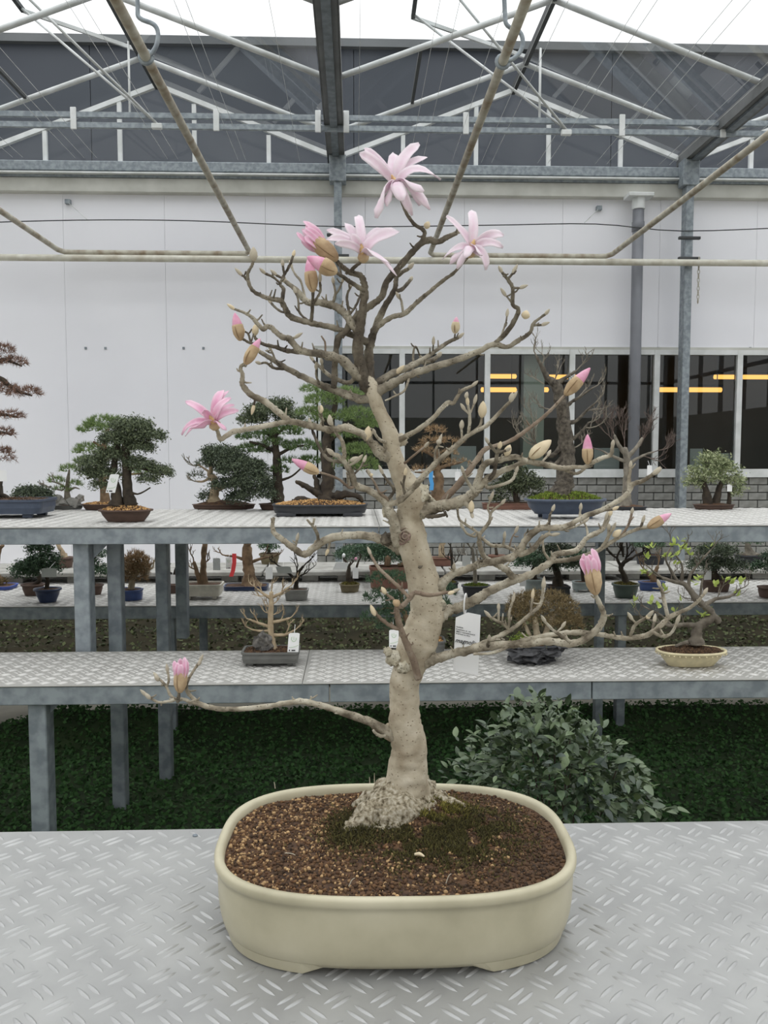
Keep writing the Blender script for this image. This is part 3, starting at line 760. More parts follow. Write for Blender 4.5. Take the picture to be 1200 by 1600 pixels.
ZSOIL = ZF + 0.096
TB = PZ(632, 1262, ZSOIL + 0.012)       # trunk base
def soil_h(x, y):
    dx, dy = (x - PC[0]) / (PA - .02), (y - PC[1]) / (PB - .02)
    r = min(1, math.hypot(dx, dy))
    mound = math.exp(-((x - TB[0] - 0.02) ** 2 / 0.008 + (y - TB[1] + 0.01) ** 2 / 0.004))
    return ZSOIL + 0.004 * (1 - r * r) + 0.022 * mound + 0.003 * noise.noise(Vector((x * 25, y * 25, 0)))
m = MB(); vs = []; fs = []; n, R_ = 72, 16
for i in range(R_ + 1):
    f = i / R_
    for k in range(n):
        x, y = outline((PA - 0.013) * f + 1e-4, (PB - 0.013) * f + 1e-4, n, k, 2 + 0.9 * f); x, y = rotz(x, y, ROTP)
        x += PC[0]; y += PC[1]; vs.append((x, y, soil_h(x, y)))
for i in range(R_):
    for k in range(n):
        k2 = (k + 1) % n; fs.append((i * n + k, i * n + k2, (i + 1) * n + k2, (i + 1) * n + k))
m.add(vs, fs); m.build('soil', M_soil, mag, True)
def in_pot(x, y, sh=0.016):
    return (abs((x - PC[0]) / (PA - sh)) ** 2.9 + abs((y - PC[1]) / (PB - sh)) ** 2.9) < 1
def scatter_rocks(name, pts, sizes, mat, parent):
    bm = bmesh.new(); bmesh.ops.create_icosphere(bm, subdivisions=1, radius=1)
    bv = np.array([v.co[:] for v in bm.verts]); bf = np.array([[v.index for v in f.verts] for f in bm.faces]); bm.free()
    n = len(pts); sc = rng.uniform(0.65, 1.3, (n, 1, 3)) * np.array(sizes)[:, None, None]
    a = rng.uniform(0, 2 * PI, n); ca, sa = np.cos(a)[:, None], np.sin(a)[:, None]
    v = bv[None] * sc * rng.uniform(0.85, 1.15, (n, len(bv), 1))
    X_, Y_ = v[..., 0] * ca - v[..., 1] * sa, v[..., 0] * sa + v[..., 1] * ca
    v = np.stack([X_, Y_, v[..., 2]], 2) + np.array(pts)[:, None, :]
    f = (bf[None] + (np.arange(n) * len(bv))[:, None, None]).reshape(-1, 3)
    return npmesh(name, v.reshape(-1, 3), f, mat, parent, False, kind='stuff')
pts = []; sz = []; ptsd = []; szd = []
while len(pts) + len(ptsd) < 10500:
    x = PC[0] + random.uniform(-PA, PA); y = PC[1] + random.uniform(-PB, PB)
    if not in_pot(x, y): continue
    s = random.choice((0.0012, 0.0015, 0.0018, 0.0022, 0.0028))
    q = (x, y, soil_h(x, y) + s * 0.4)
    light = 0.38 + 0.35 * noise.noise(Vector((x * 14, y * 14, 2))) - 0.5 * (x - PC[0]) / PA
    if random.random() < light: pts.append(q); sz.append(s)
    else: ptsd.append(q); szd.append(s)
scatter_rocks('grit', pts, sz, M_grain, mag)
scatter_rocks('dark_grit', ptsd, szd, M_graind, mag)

# ---- trunk
YT = TB[1]
REG = []     # registered centre line points: px, py, Y
def pxr(r, Y): return r * Y / FPX
def centre(pts, y0, y1):
    n = len(pts); L = [0.0]
    for i in range(1, n): L.append(L[-1] + math.hypot(pts[i][0] - pts[i - 1][0], pts[i][1] - pts[i - 1][1]))
    P3 = []; R3 = []; new = []
    for (x, y, r), l in zip(pts, L):
        f = l / max(L[-1], 1e-6); Y = y0 + (y1 - y0) * (f ** 0.9)
        P3.append(PY(x, y, Y)); R3.append(pxr(r, Y)); new.append((x, y, Y, r))
    for q0, q1 in zip(new[:-1], new[1:]):
        k = max(1, int(math.hypot(q1[0] - q0[0], q1[1] - q0[1]) / 4))
        REG.extend([tuple(u + (v_ - u) * i / k for u, v_ in zip(q0, q1)) for i in range(k)])
    REG.append(new[-1])
    return P3, R3
TR = [(638, 1262, 40), (638, 1240, 35), (637, 1215, 33), (638, 1190, 31), (640, 1170, 28.5), (636, 1145, 27), (632, 1120, 25), (632, 1095, 23), (632, 1070, 24), (637, 1050, 25),
      (644, 1028, 27), (652, 1005, 31), (660, 985, 29), (667, 962, 27), (666, 940, 25.5), (663, 915, 25.5), (656, 888, 24), (648, 862, 24), (642, 838, 25), (640, 812, 20), (643, 790, 22.5),
      (640, 770, 22), (632, 752, 18), (624, 736, 15), (617, 718, 13.5), (612, 700, 13), (611, 686, 14), (605, 668, 11.5), (595, 647, 10), (587, 627, 11), (581, 607, 11), (576, 597, 10), (572, 590, 7)]
P3, R3 = centre(TR, YT, YT - 0.01)
m = MB(); m.tube(P3, R3, 28, sub=5, jit=0.10)
tr_ = m.build('trunk', M_bark, mag, True)
# surface root flare
m = MB()
def root(pts, seg=14, jit=0.35):
    P = [PZ(x, y, ZSOIL + dz) for x, y, dz, r in pts]; Rr = [pxr(r, YT) for *_, r in pts]
    m.tube(P, Rr, 26, sub=9, jit=jit)
root([(640, 1212, 0.052, 25), (620, 1242, 0.033, 31), (582, 1278, 0.013, 29), (550, 1303, 0.001, 18), (532, 1316, -0.005, 9)])
root([(640, 1238, 0.025, 36), (618, 1276, 0.014, 36), (604, 1303, 0.0, 24), (592, 1322, -0.010, 11)])
root([(652, 1235, 0.022, 30), (690, 1256, 0.013, 16), (728, 1268, 0.008, 10), (762, 1286, 0.0, 7), (786, 1298, -0.006, 5)])
root([(644, 1240, 0.02, 34), (664, 1275, 0.008, 25), (686, 1300, -0.006, 12)])
root([(628, 1236, 0.025, 30), (588, 1252, 0.014, 22), (552, 1268, 0.0, 11)])
rf = m.build('root_flare', M_root, mag, True)
for v in rf.data.vertices:
    k = noise.fractal(v.co * 55, 1.0, 2.0, 5)
    v.co += v.normal * (0.0030 * noise.fractal(v.co * 95, 1.0, 2.0, 4) + 0.0012 * k + 0.0012 * noise.noise(v.co * 320))
rf.data.update()
# old pruning knobs
M_knob = bark_mat('lichen_bark', lin(190, 182, 160), lin(70, 62, 50), lin(226, 220, 204), lin(60, 54, 44), 90, 1.0)
M_scar = pmat('cut_scar', lin(156, 134, 122), lin(126, 104, 94), 120, rough=0.8, bump=0.4)
for (x, y, r, d, mat_, s_) in ((655, 772, 17, -0.006, M_knob, 1), (665, 788, 15, 0.0, M_knob, 2), (634, 838, 14, -0.018, M_scar, 3), (616, 1028, 13, -0.012, M_knob, 4), (606, 1018, 7, -0.02, M_knob, 5),
                           (632, 1042, 10, -0.022, M_knob, 6), (686, 945, 10, -0.01, M_knob, 7), (612, 1144, 14, 0.0, M_bark, 8), (605, 842, 10, -0.01, M_barkd, 9), (606, 800, 9, -0.012, M_knob, 10), (656, 885, 5, -0.024, M_barkd, 11), (627, 688, 9, 0, M_bark, 12), (686, 918, 12, 0.0, M_bark, 13)):
    m = MB(); m.blob(PY(x, y, YT + d), pxr(r, YT), s_, 0.45, 3, freq=1.6); m.build('knob', mat_, mag, True)
m = MB()
c_ = PY(633, 838, YT - 0.032)
for k in range(3):
    rr = pxr(4 + 4 * k, YT)
    m.tube([(c_[0] + math.cos(a) * rr, c_[1] + 0.003 * k, c_[2] + math.sin(a) * rr) for a in np.linspace(0, 2 * PI, 17)], 0.0011, 5, cap=False)
m.build('scar_ring', M_barks, mag, True)

def near(x, y):
    b = min(REG, key=lambda q: (q[0] - x) ** 2 + (q[1] - y) ** 2)
    return b[2]
TIPS = []
def branch(pts, dy=0.0, mat=None, name='branch', tip=True, start=None, jit=0.40, sub=7):
    Y_0 = near(pts[0][0], pts[0][1]) if start is None else start
    if start is None:
        b = min(REG, key=lambda q: (q[0] - pts[0][0]) ** 2 + (q[1] - pts[0][1]) ** 2)
        dd = math.hypot(b[0] - pts[0][0], b[1] - pts[0][1])
        if 3 < dd < 34: pts = [(b[0], b[1], min(pts[0][2], b[3] * 0.8))] + list(pts)
        else: pts = [(pts[0][0], pts[0][1], min(pts[0][2], b[3] * 0.8))] + list(pts[1:])
    P3, R3 = centre(pts, Y_0, Y_0 + dy)
    m = MB(); m.tube(P3, R3, 10 if pts[0][2] > 3 else 7, sub=sub, jit=jit)
    # leaf scars and spurs: small rings and stubs along the wood
    PP, RR = catmull(P3, R3, 3)
    for i in range(2, len(PP) - 1):
        if random.random() < 0.40:
            c = PP[i]; r = RR[i]
            d = np.array([random.uniform(-1, 1), random.uniform(-1, 0.4), random.uniform(-0.4, 1)]); d /= np.linalg.norm(d)
            if random.random() < 0.45: m.blob(c + d * r * 0.6, r * random.uniform(0.55, 0.8), i, 0.3, 1)
            else: m.tube([c, c + d * (r + 0.003), c + d * (r + random.uniform(0.004, 0.010)) + np.array([0, 0, 0.002])], [r * 0.55, 0.0013, 0.0009], 5)
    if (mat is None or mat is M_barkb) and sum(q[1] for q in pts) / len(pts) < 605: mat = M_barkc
    o = m.build(name, mat or M_barkb, mag, True)
    if tip: TIPS.append((P3[-1], P3[-1] - P3[-2], R3[-1]))
    return o
B = branch; D_ = M_barkd; S_ = M_barks
# crown stems (darker wood)
B([(574, 606, 9.5), (566, 588, 10), (559, 545, 8.5), (564, 504, 7), (570, 460, 5.5), (568, 440, 5), (562, 430, 4.5), (548, 426, 4), (534, 416, 3.5), (525, 407, 3)], -0.03, D_, tip=False)
B([(548, 426, 3.2), (553, 418, 2.8), (566, 408, 2.5)], -0.02, D_, 'twig', False)
B([(565, 452, 4), (548, 441, 3.2), (538, 434, 3), (526, 426, 2.5)], -0.035, D_, 'twig', False)
B([(522, 606, 5), (524, 560, 5), (528, 530, 5), (540, 518, 5.5), (556, 496, 6), (575, 480, 5.5), (595, 465, 5), (605, 440, 5), (620, 422, 5), (637, 402, 5), (655, 383, 5), (668, 375, 5), (685, 378, 4.5), (700, 370, 4), (714, 364, 3)], 0.0, D_)
B([(658, 382, 4), (663, 362, 3), (646, 349, 2.8), (632, 327, 2.4), (624, 300, 2.2)], -0.02, D_, 'twig', False)
B([(578, 604, 9), (576, 575, 8.5), (578, 540, 7), (588, 508, 5.5), (602, 478, 4.5), (617, 452, 4), (620, 432, 3.5), (638, 420, 3)], 0.03, D_)
B([(617, 455, 3.2), (628, 452, 3), (641, 438, 2.5)], 0.03, D_, 'twig')
B([(578, 536, 4.5), (588, 515, 4), (598, 504, 4), (613, 495, 4), (632, 490, 3.8), (652, 472, 3.5), (670, 457, 3), (690, 440, 2.8), (708, 427, 2.5), (722, 412, 2.2), (733, 400, 2)], -0.05, M_barkb, tip=False)
B([(630, 490, 2), (627, 470, 2), (624, 466, 1.4)], 0, M_barkb, 'twig')
B([(582, 602, 6), (610, 586, 5.5), (642, 572, 5), (660, 562, 4), (678, 550, 3.2), (700, 535, 3), (716, 528, 2.4)], 0.06)
B([(710, 531, 1.6), (711, 522, 1.4)], 0, M_barkd, 'twig', False)
B([(646, 570, 2), (646, 550, 1.8), (650, 542, 1.8), (656, 556, 1.2)], 0.02, D_, 'twig')
B([(655, 566, 4), (672, 564, 4), (684, 557, 3)], 0.03)
B([(676, 552, 1.6), (677, 538, 1.3)], 0.0, D_, 'twig')
B([(590, 612, 8), (612, 600, 7), (638, 587, 6), (672, 575, 5.2), (715, 562, 5), (745, 550, 4.5), (772, 538, 4.5), (792, 542, 3.5), (810, 532, 3.5), (828, 520, 3), (834, 505, 2.5), (852, 491, 2)], -0.04)
B([(774, 536, 4.5), (795, 515, 4), (810, 486, 3.5), (801, 475, 3), (801, 450, 2.8), (792, 435, 2.6), (784, 425, 2)], -0.05, D_)
B([(802, 476, 2), (794, 466, 1.5), (790, 462, 1)], 0, D_, 'twig'); B([(801, 450, 2), (812, 450, 1.8)], 0, D_, 'twig'); B([(794, 436, 2), (801, 427, 1.8)], 0, D_, 'twig')
B([(782, 528, 1.8), (790, 505, 1.4), (792, 494, 1.2)], 0.02, M_barkb, 'twig'); B([(834, 508, 2), (846, 508, 1.8)], 0, D_, 'twig')
B([(640, 588, 2.2), (632, 610, 1.8), (615, 620, 1.6), (602, 626, 1.4)], -0.03, M_barkb, 'twig', False)
# left crown
B([(560, 588, 8), (536, 564, 7), (506, 554, 6.5), (470, 548, 5.5), (452, 530, 5), (440, 526, 4.2), (420, 510, 4), (410, 514, 3.5), (394, 496, 3), (380, 488, 2.2), (366, 483, 1.8)], -0.06)
B([(470, 550, 4), (448, 548, 3.4), (430, 542, 3), (412, 538, 2.6), (400, 530, 2.2), (398, 524, 1.8)], 0.03, D_, 'twig', False)
B([(405, 536, 2), (392, 536, 2), (380, 530, 2), (376, 526, 1.8)], -0.02, D_, 'twig', False); B([(392, 536, 1.6), (388, 522, 1.6), (382, 518, 1.4)], 0, D_, 'twig')
B([(452, 530, 2.5), (460, 528, 2)], 0, M_barkb, 'twig')
B([(572, 534, 6), (548, 522, 5), (520, 512, 4.6), (492, 506, 4.4), (456, 496, 4.6), (444, 478, 4.2), (438, 470, 4), (420, 466, 3.4), (400, 458, 3), (390, 446, 2.8), (387, 428, 2.5), (394, 414, 2.2), (396, 404, 2)], -0.05, M_barkb)
B([(440, 470, 3.4), (443, 452, 3), (438, 444, 2.2), (444, 430, 2.2), (452, 416, 2), (458, 400, 2)], 0.03, D_, 'twig')
B([(439, 444, 2), (428, 434, 1.8), (414, 427, 2)], -0.02, D_, 'twig'); B([(444, 430, 1.6), (442, 415, 1.8)], 0, D_, 'twig'); B([(444, 436, 1.8), (432, 430, 2)], 0, D_, 'twig')
B([(388, 436, 1.6), (378, 430, 1.8)], 0, D_, 'twig')
B([(486, 504, 3), (488, 480, 2.6), (489, 456, 2.2)], -0.03, D_, 'twig', False)
B([(482, 502, 2), (468, 488, 1.8), (466, 468, 1.8), (462, 458, 1.6)], 0.02, D_, 'twig')
B([(442, 488, 1.8), (432, 482, 1.8), (424, 474, 2)], 0.02, D_, 'twig')
B([(556, 514, 6), (544, 496, 6), (532, 484, 6.2), (516, 476, 6), (496, 472, 5.6), (480, 472, 5), (464, 454, 4), (446, 440, 3.2)], 0.04, M_barkb)
B([(520, 474, 2.5), (524, 458, 2), (521, 442, 1.6)], 0, M_barkb, 'twig'); B([(523, 462, 1.8), (530, 452, 1.6), (535, 440, 1.4)], 0, M_barkb, 'twig')
B([(546, 492, 2.4), (542, 464, 2), (548, 448, 1.8)], 0.02, D_, 'twig'); B([(546, 492, 2.4), (556, 478, 2), (564, 458, 1.6)], 0.02, D_, 'twig')
B([(490, 474, 2.2), (500, 456, 2), (500, 440, 1.8)], -0.02, D_, 'twig'); B([(478, 470, 2), (470, 440, 1.8), (462, 430, 1.8), (456, 418, 1.8)], 0.03, M_barkb, 'twig')
B([(508, 552, 1.8), (508, 536, 1.5), (502, 525, 1.2)], 0, M_barks, 'twig', False)
B([(566, 624, 7), (530, 612, 6), (500, 601, 5.2), (468, 586, 4.6), (440, 571, 4.4), (420, 558, 3.6), (406, 550, 3)], 0.03)
B([(444, 576, 2.4), (428, 575, 2.2), (416, 567, 1.8), (407, 568, 1.6)], -0.03, D_, 'twig'); B([(430, 562, 1.6), (426, 552, 1.5), (423, 546, 1.5)], 0, M_barkb, 'twig')
B([(545, 598, 3.5), (520, 590, 3.2), (505, 578, 2.6), (490, 564, 2)], 0.05, M_barkb, 'twig'); B([(506, 582, 2), (503, 568, 1.6)], -0.01, M_barkb, 'twig'); B([(500, 600, 1.8), (494, 588, 1.6), (494, 576, 1.2)], -0.02, M_barkb, 'twig')
# left branch with the spreading flower and the upright one
B([(602, 712, 10), (584, 696, 7), (570, 681, 6), (556, 674, 6), (538, 668, 6), (520, 672, 5.6), (500, 668, 5.4), (480, 664, 5.2), (464, 660, 5), (450, 657, 5.2), (435, 644, 5.2), (413, 627, 5), (391, 616, 4.6), (379, 601, 4.2), (379, 586, 3.4), (376, 574, 2.8), (384, 567, 2.2)], -0.09, M_barkb, tip=False)
B([(452, 658, 4.8), (422, 664, 4.4), (391, 670, 4.2), (363, 675, 4), (345, 686, 4), (340, 674, 2.8), (336, 668, 2.4)], -0.05, M_barkb, tip=False)
B([(399, 621, 1.8), (397, 633, 2.2)], 0, D_, 'twig'); B([(505, 668, 2), (503, 650, 1.8), (501, 645, 1.6)], -0.02, D_, 'twig'); B([(598, 690, 3), (590, 684, 2.4), (586, 678, 2.2)], -0.03, M_barkb, 'twig')
# lower-left tangled branch
B([(622, 845, 10), (617, 818, 9), (608, 797, 7), (600, 783, 6), (580, 768, 5.6), (556, 758, 5.2), (549, 738, 4.4), (540, 724, 4), (530, 714, 4), (521, 710, 3.4)], -0.07)
B([(538, 722, 3), (514, 718, 3), (502, 704, 2.6), (492, 682, 2.2), (486, 666, 1.8)], 0.03, D_, 'twig')
B([(538, 712, 3.4), (535, 690, 3), (527, 679, 2.6), (519, 664, 2.2)], -0.02, M_barkb, 'twig'); B([(546, 762, 2.4), (528, 748, 2), (500, 738, 1.8)], -0.03, M_barks, 'twig', False)
B([(544, 740, 3), (545, 760, 2.6)], 0, M_barkb, 'twig', False); B([(552, 742, 2), (562, 732, 1.6), (568, 722, 1.8)], 0.02, D_, 'twig'); B([(548, 726, 2.2), (558, 720, 2.6)], -0.01, M_barkb, 'twig')
B([(606, 780, 2.8), (594, 770, 2.2), (584, 752, 1.8), (578, 742, 1.6)], -0.02, M_barks, 'twig'); B([(616, 766, 2.8), (606, 752, 2), (598, 740, 1.8)], -0.015, D_, 'twig'); B([(572, 735, 1.4), (584, 752, 1.4)], 0, M_barks, 'twig', False)
B([(604, 788, 5), (618, 785, 5), (632, 776, 5), (648, 760, 4.8), (665, 740, 4.6), (697, 709, 4.4), (715, 695, 4), (732, 680, 3.6), (760, 665, 3.2), (780, 645, 2.8), (800, 624, 2.2)], -0.05)
B([(732, 678, 2.8), (734, 652, 2.4), (731, 632, 2)], -0.01, M_barkb, 'twig'); B([(738, 676, 2.6), (750, 665, 2.2), (753, 650, 2)], 0.01, M_barkb, 'twig', False)
B([(734, 648, 1.5), (726, 640, 2)], 0, M_barkb, 'twig'); B([(734, 648, 1.5), (741, 630, 1.6)], 0, M_barkb, 'twig'); B([(722, 690, 2.2), (721, 670, 1.8)], 0, M_barkb, 'twig'); B([(680, 722, 2.4), (680, 706, 2), (686, 692, 2)], 0, M_barkb, 'twig')
B([(634, 776, 2.6), (630, 760, 2), (633, 742, 2)], -0.02, D_, 'twig')
B([(618, 690, 5), (628, 685, 4.4), (652, 672, 4), (676, 654, 3.8), (698, 630, 3.6), (708, 630, 3), (720, 612, 2.8), (738, 603, 2.2)], -0.03)
B([(622, 730, 3), (632, 724, 2), (646, 712, 1.8), (664, 698, 1.8)], -0.03, M_barks, 'twig')
# right middle branches
B([(655, 800, 13), (672, 794, 10), (702, 788, 8), (725, 782, 8), (741, 768, 7.5), (760, 750, 6.5), (780, 738, 5), (800, 730, 4.4), (822, 722, 4.2), (840, 724, 4.4), (862, 728, 4.4), (880, 732, 4.2), (896, 730, 3.4), (912, 730, 3)], -0.06)
B([(742, 768, 6), (750, 740, 5.4), (758, 725, 5), (780, 719, 4.8), (805, 714, 4.4), (824, 721, 4)], -0.03, tip=False)
B([(882, 734, 2.8), (900, 740, 2.6), (914, 732, 2.2)], 0.01, M_barkb, 'twig', False)
B([(908, 732, 3), (922, 725, 3.4), (940, 716, 3.6), (954, 711, 3.2), (957, 697, 2.6)], -0.02)
B([(678, 794, 6), (692, 783, 5.4), (722, 750, 5), (747, 716, 4.4), (760, 701, 3.6), (795, 690, 3.2), (830, 667, 3), (860, 641, 2.6), (883, 617, 2.2)], 0.06, M_barks, tip=False)
B([(760, 752, 3.4), (772, 738, 3), (776, 712, 3), (780, 700, 3)], -0.03, D_, 'twig'); B([(778, 710, 2.6), (768, 698, 2.6), (763, 692, 2.2)], -0.01, D_, 'twig'); B([(780, 706, 2.4), (792, 704, 2)], -0.015, D_, 'twig')
B([(744, 772, 3.4), (730, 752, 2.4), (724, 738, 2.2)], -0.03, M_barkb, 'twig'); B([(762, 762, 3), (785, 757, 2.8), (800, 750, 2.6), (806, 738, 2.4)], -0.02)
B([(668, 806, 4), (686, 806, 3), (696, 804, 2.4), (699, 808, 1.4)], -0.02, D_, 'twig', False); B([(728, 786, 4), (736, 796, 3.4), (737, 803, 2.4)], -0.02)
B([(822, 722, 2), (828, 714, 2)], 0, M_barkd, 'twig', False); B([(845, 724, 1.8), (856, 712, 1.6)], 0.02, M_barkb, 'twig')
# right lower branches
B([(676, 922, 12), (692, 910, 8), (706, 898, 6.4), (728, 890, 6), (756, 880, 5.6), (796, 872, 6), (810, 862, 6), (822, 844, 5.6), (842, 826, 5.6), (862, 825, 5), (886, 822, 4.4), (915, 806, 4.4), (940, 797, 4), (960, 786, 4), (980, 772, 4), (988, 757, 4), (1005, 751, 3.4), (1024, 738, 2.6)], -0.10)
B([(982, 768, 2.8), (983, 746, 3), (985, 730, 2.4)], 0, M_barkb, 'twig'); B([(940, 798, 2), (958, 796, 2.2)], -0.01, D_, 'twig'); B([(862, 828, 2.2), (890, 826, 1.8), (912, 816, 1.4)], 0.02, M_barkb, 'twig')
B([(858, 824, 2.4), (859, 806, 2), (863, 798, 1.8)], 0.01, D_, 'twig'); B([(905, 812, 1.6), (907, 796, 1.8)], 0, M_barkb, 'twig')
B([(814, 866, 5), (832, 858, 4.2), (846, 842, 3.6), (856, 835, 3), (862, 836, 2)], -0.02, M_barkb); B([(822, 850, 1.6), (820, 835, 1.4), (832, 828, 1.2), (842, 828, 1)], 0.01, M_barkb, 'twig', False)
B([(684, 962, 13), (700, 954, 9), (720, 948, 8), (748, 934, 7.4), (768, 922, 7), (800, 908, 6.4), (830, 897, 6), (860, 878, 5.4), (870, 866, 5), (900, 860, 4.4), (918, 840, 4), (940, 828, 3.6), (952, 806, 2.8)], 0.05)
B([(862, 877, 4), (885, 875, 3.8), (905, 871, 3.6), (935, 860, 3.4), (955, 847, 3.2), (972, 837, 3), (995, 827, 2.6), (1013, 824, 2.4)], -0.04, tip=False)
B([(970, 838, 2.2), (982, 820, 2), (987, 802, 2)], 0, M_barks, 'twig'); B([(938, 858, 3), (950, 840, 2.8), (951, 828, 2.8)], -0.01, M_barkb, 'twig'); B([(948, 842, 2), (957, 828, 2.4)], -0.01, M_barkb, 'twig'); B([(1000, 826, 2), (1004, 816, 2.2)], 0, D_, 'twig')
B([(918, 842, 2), (917, 826, 1.8), (910, 812, 1.4)], 0.01, M_barkb, 'twig'); B([(940, 828, 1.8), (946, 812, 1.6)], 0, M_barkb, 'twig'); B([(856, 872, 2.4), (850, 862, 2), (848, 846, 1.6)], 0, M_barkb, 'twig')
B([(804, 906, 6), (792, 891, 5.4), (776, 882, 4.8), (757, 870, 4.2), (750, 852, 3.8), (749, 832, 3.4)], -0.05, tip=False)
B([(750, 834, 3), (764, 816, 2.6), (768, 800, 2.2), (784, 787, 1.8)], -0.02, M_barkb, 'twig'); B([(749, 834, 2.8), (732, 822, 2.4), (718, 812, 2), (715, 797, 1.8)], 0.02, M_barkb, 'twig')
B([(752, 840, 3), (768, 852, 2.8), (790, 854, 2.8), (806, 862, 2.8)], 0.03, tip=False); B([(786, 854, 2), (788, 840, 2)], 0, M_barkb, 'twig'); B([(796, 854, 1.6), (800, 840, 1.2), (805, 832, 1.2)], 0, M_barks, 'twig')
B([(766, 804, 1.8), (762, 792, 1.6), (767, 780, 1.8)], -0.01, M_barkb, 'twig'); B([(742, 838, 2), (730, 834, 2), (724, 826, 1.8)], -0.01, M_barkb, 'twig')
B([(752, 876, 2), (746, 880, 2.4), (747, 888, 1.6)], -0.02, D_, 'twig', False); B([(708, 897, 1.8), (709, 888, 2)], -0.01, M_barkb, 'twig')
# lowest right branches
B([(652, 1040, 10), (668, 1034, 8.4), (688, 1027, 7.6), (712, 1020, 7), (740, 1014, 7), (780, 1008, 6.4), (820, 1006, 6.2), (860, 1002, 6), (887, 1006, 5.8), (913, 999, 5.6), (935, 981, 5.6), (943, 962, 5), (936, 941, 4), (929, 927, 3)], -0.13, tip=False)
B([(808, 1006, 5), (828, 999, 4.8), (868, 991, 4.4), (900, 988, 4.2), (940, 992, 4), (975, 997, 4), (1009, 993, 4), (1033, 977, 4.2), (1048, 963, 3.8), (1073, 952, 3), (1090, 940, 2.6), (1100, 928, 2)], -0.06)
B([(1044, 966, 3.4), (1038, 940, 3), (1034, 922, 2.6), (1031, 916, 2)], -0.01); B([(1005, 996, 3), (1018, 988, 2.8), (1034, 994, 2.6), (1048, 990, 2.4), (1057, 974, 2.2)], -0.03)
B([(985, 994, 3), (993, 976, 2.6), (1012, 964, 2.8)], -0.03); B([(994, 974, 1.6), (988, 968, 1.8)], 0, M_barkb, 'twig'); B([(1019, 986, 2), (1022, 972, 2.4)], 0.01, D_, 'twig')
B([(728, 1016, 5), (752, 1006, 4.4), (780, 994, 3.8), (804, 980, 3.4), (828, 960, 3), (845, 943, 2.8), (849, 914, 2.2)], -0.02)
B([(829, 958, 2.2), (832, 934, 2)], 0, M_barkb, 'twig'); B([(797, 986, 3), (788, 976, 2.6), (776, 970, 2.4), (766, 964, 2)], -0.01, M_barkb); B([(795, 978, 2.4), (796, 956, 2.2), (801, 940, 2)], 0, M_barkb, 'twig'); B([(779, 970, 2), (779, 952, 2)], 0, M_barkb, 'twig')
B([(890, 1002, 3), (866, 986, 2.6), (852, 972, 2.2)], -0.03, M_barkb, 'twig'); B([(868, 990, 1.6), (878, 980, 1.8)], 0, M_barkb, 'twig'); B([(762, 1012, 3), (764, 1000, 2.4)], -0.02, M_barkd, 'twig')
B([(800, 1008, 3), (770, 1020, 2.6), (740, 1022, 2)], -0.01, M_barkb, tip=False)
# left low arching branch
B([(632, 858, 12), (616, 852, 9), (600, 844, 7.4), (570, 837, 6.6), (530, 838, 6.4), (500, 848, 6.2), (476, 866, 5.4), (456, 854, 5), (440, 842, 4.4), (428, 832, 4), (426, 818, 3), (428, 809, 2.4)], 0.05, tip=False)
B([(498, 848, 3), (494, 830, 2.6), (480, 812, 1.8)], -0.02, M_barkb, 'twig', False); B([(489, 820, 1.8), (491, 810, 1.8)], 0, M_barkb, 'twig', False); B([(461, 856, 1.8), (464, 844, 2.2)], 0, M_barkb, 'twig'); B([(516, 846, 2), (513, 858, 2)], 0, M_barkb, 'twig')
# dark young shoots in front of the trunk
B([(654, 1060, 6), (645, 1030, 5.4), (631, 996, 5.2), (623, 972, 5), (620, 950, 4.6), (630, 946, 4.2), (641, 934, 4), (649, 926, 3.8), (672, 930, 3.2), (696, 926, 2.6), (707, 925, 2.2)], -0.05, S_, start=YT - 0.035)
B([(640, 934, 3.4), (620, 914, 3), (598, 894, 2.8), (588, 882, 2.4), (579, 866, 2.2)], 0.02, S_, 'twig'); B([(619, 982, 3.2), (604, 974, 3), (592, 964, 2.8), (584, 954, 2.6)], -0.01, S_, 'twig', False); B([(616, 938, 2.4), (606, 930, 2.2), (598, 922, 2)], 0.01, S_, 'twig', False)
# lowest left branch
B([(634, 1156, 15), (610, 1146, 9), (577, 1128, 6.8), (533, 1112, 5.6), (489, 1099, 4.8), (463, 1096, 4.6), (415, 1104, 4.2), (357, 1108, 4), (320, 1103, 4), (300, 1090, 3.4), (291, 1073, 2.6), (298, 1055, 2.2), (312, 1034, 2)], -0.06)
B([(322, 1103, 3.2), (300, 1098, 2.8), (283, 1092, 2.6), (262, 1096, 2.2), (247, 1097, 2.2), (229, 1087, 2)], -0.02); B([(284, 1094, 2.4), (268, 1088, 2.2), (258, 1070, 2.2), (246, 1059, 2)], 0.02, M_barkb, 'twig'); B([(260, 1074, 2), (264, 1062, 2), (262, 1050, 2)], 0, M_barkb, 'twig')
B([(278, 1096, 2.8), (280, 1082, 2.6)], -0.01, D_, 'twig', False); B([(485, 1099, 1.6), (486, 1088, 1.6)], 0, M_barkb, 'twig', False); B([(600, 1150, 3), (590, 1148, 2.6), (583, 1141, 2)], -0.02, M_barkb, 'twig', False)

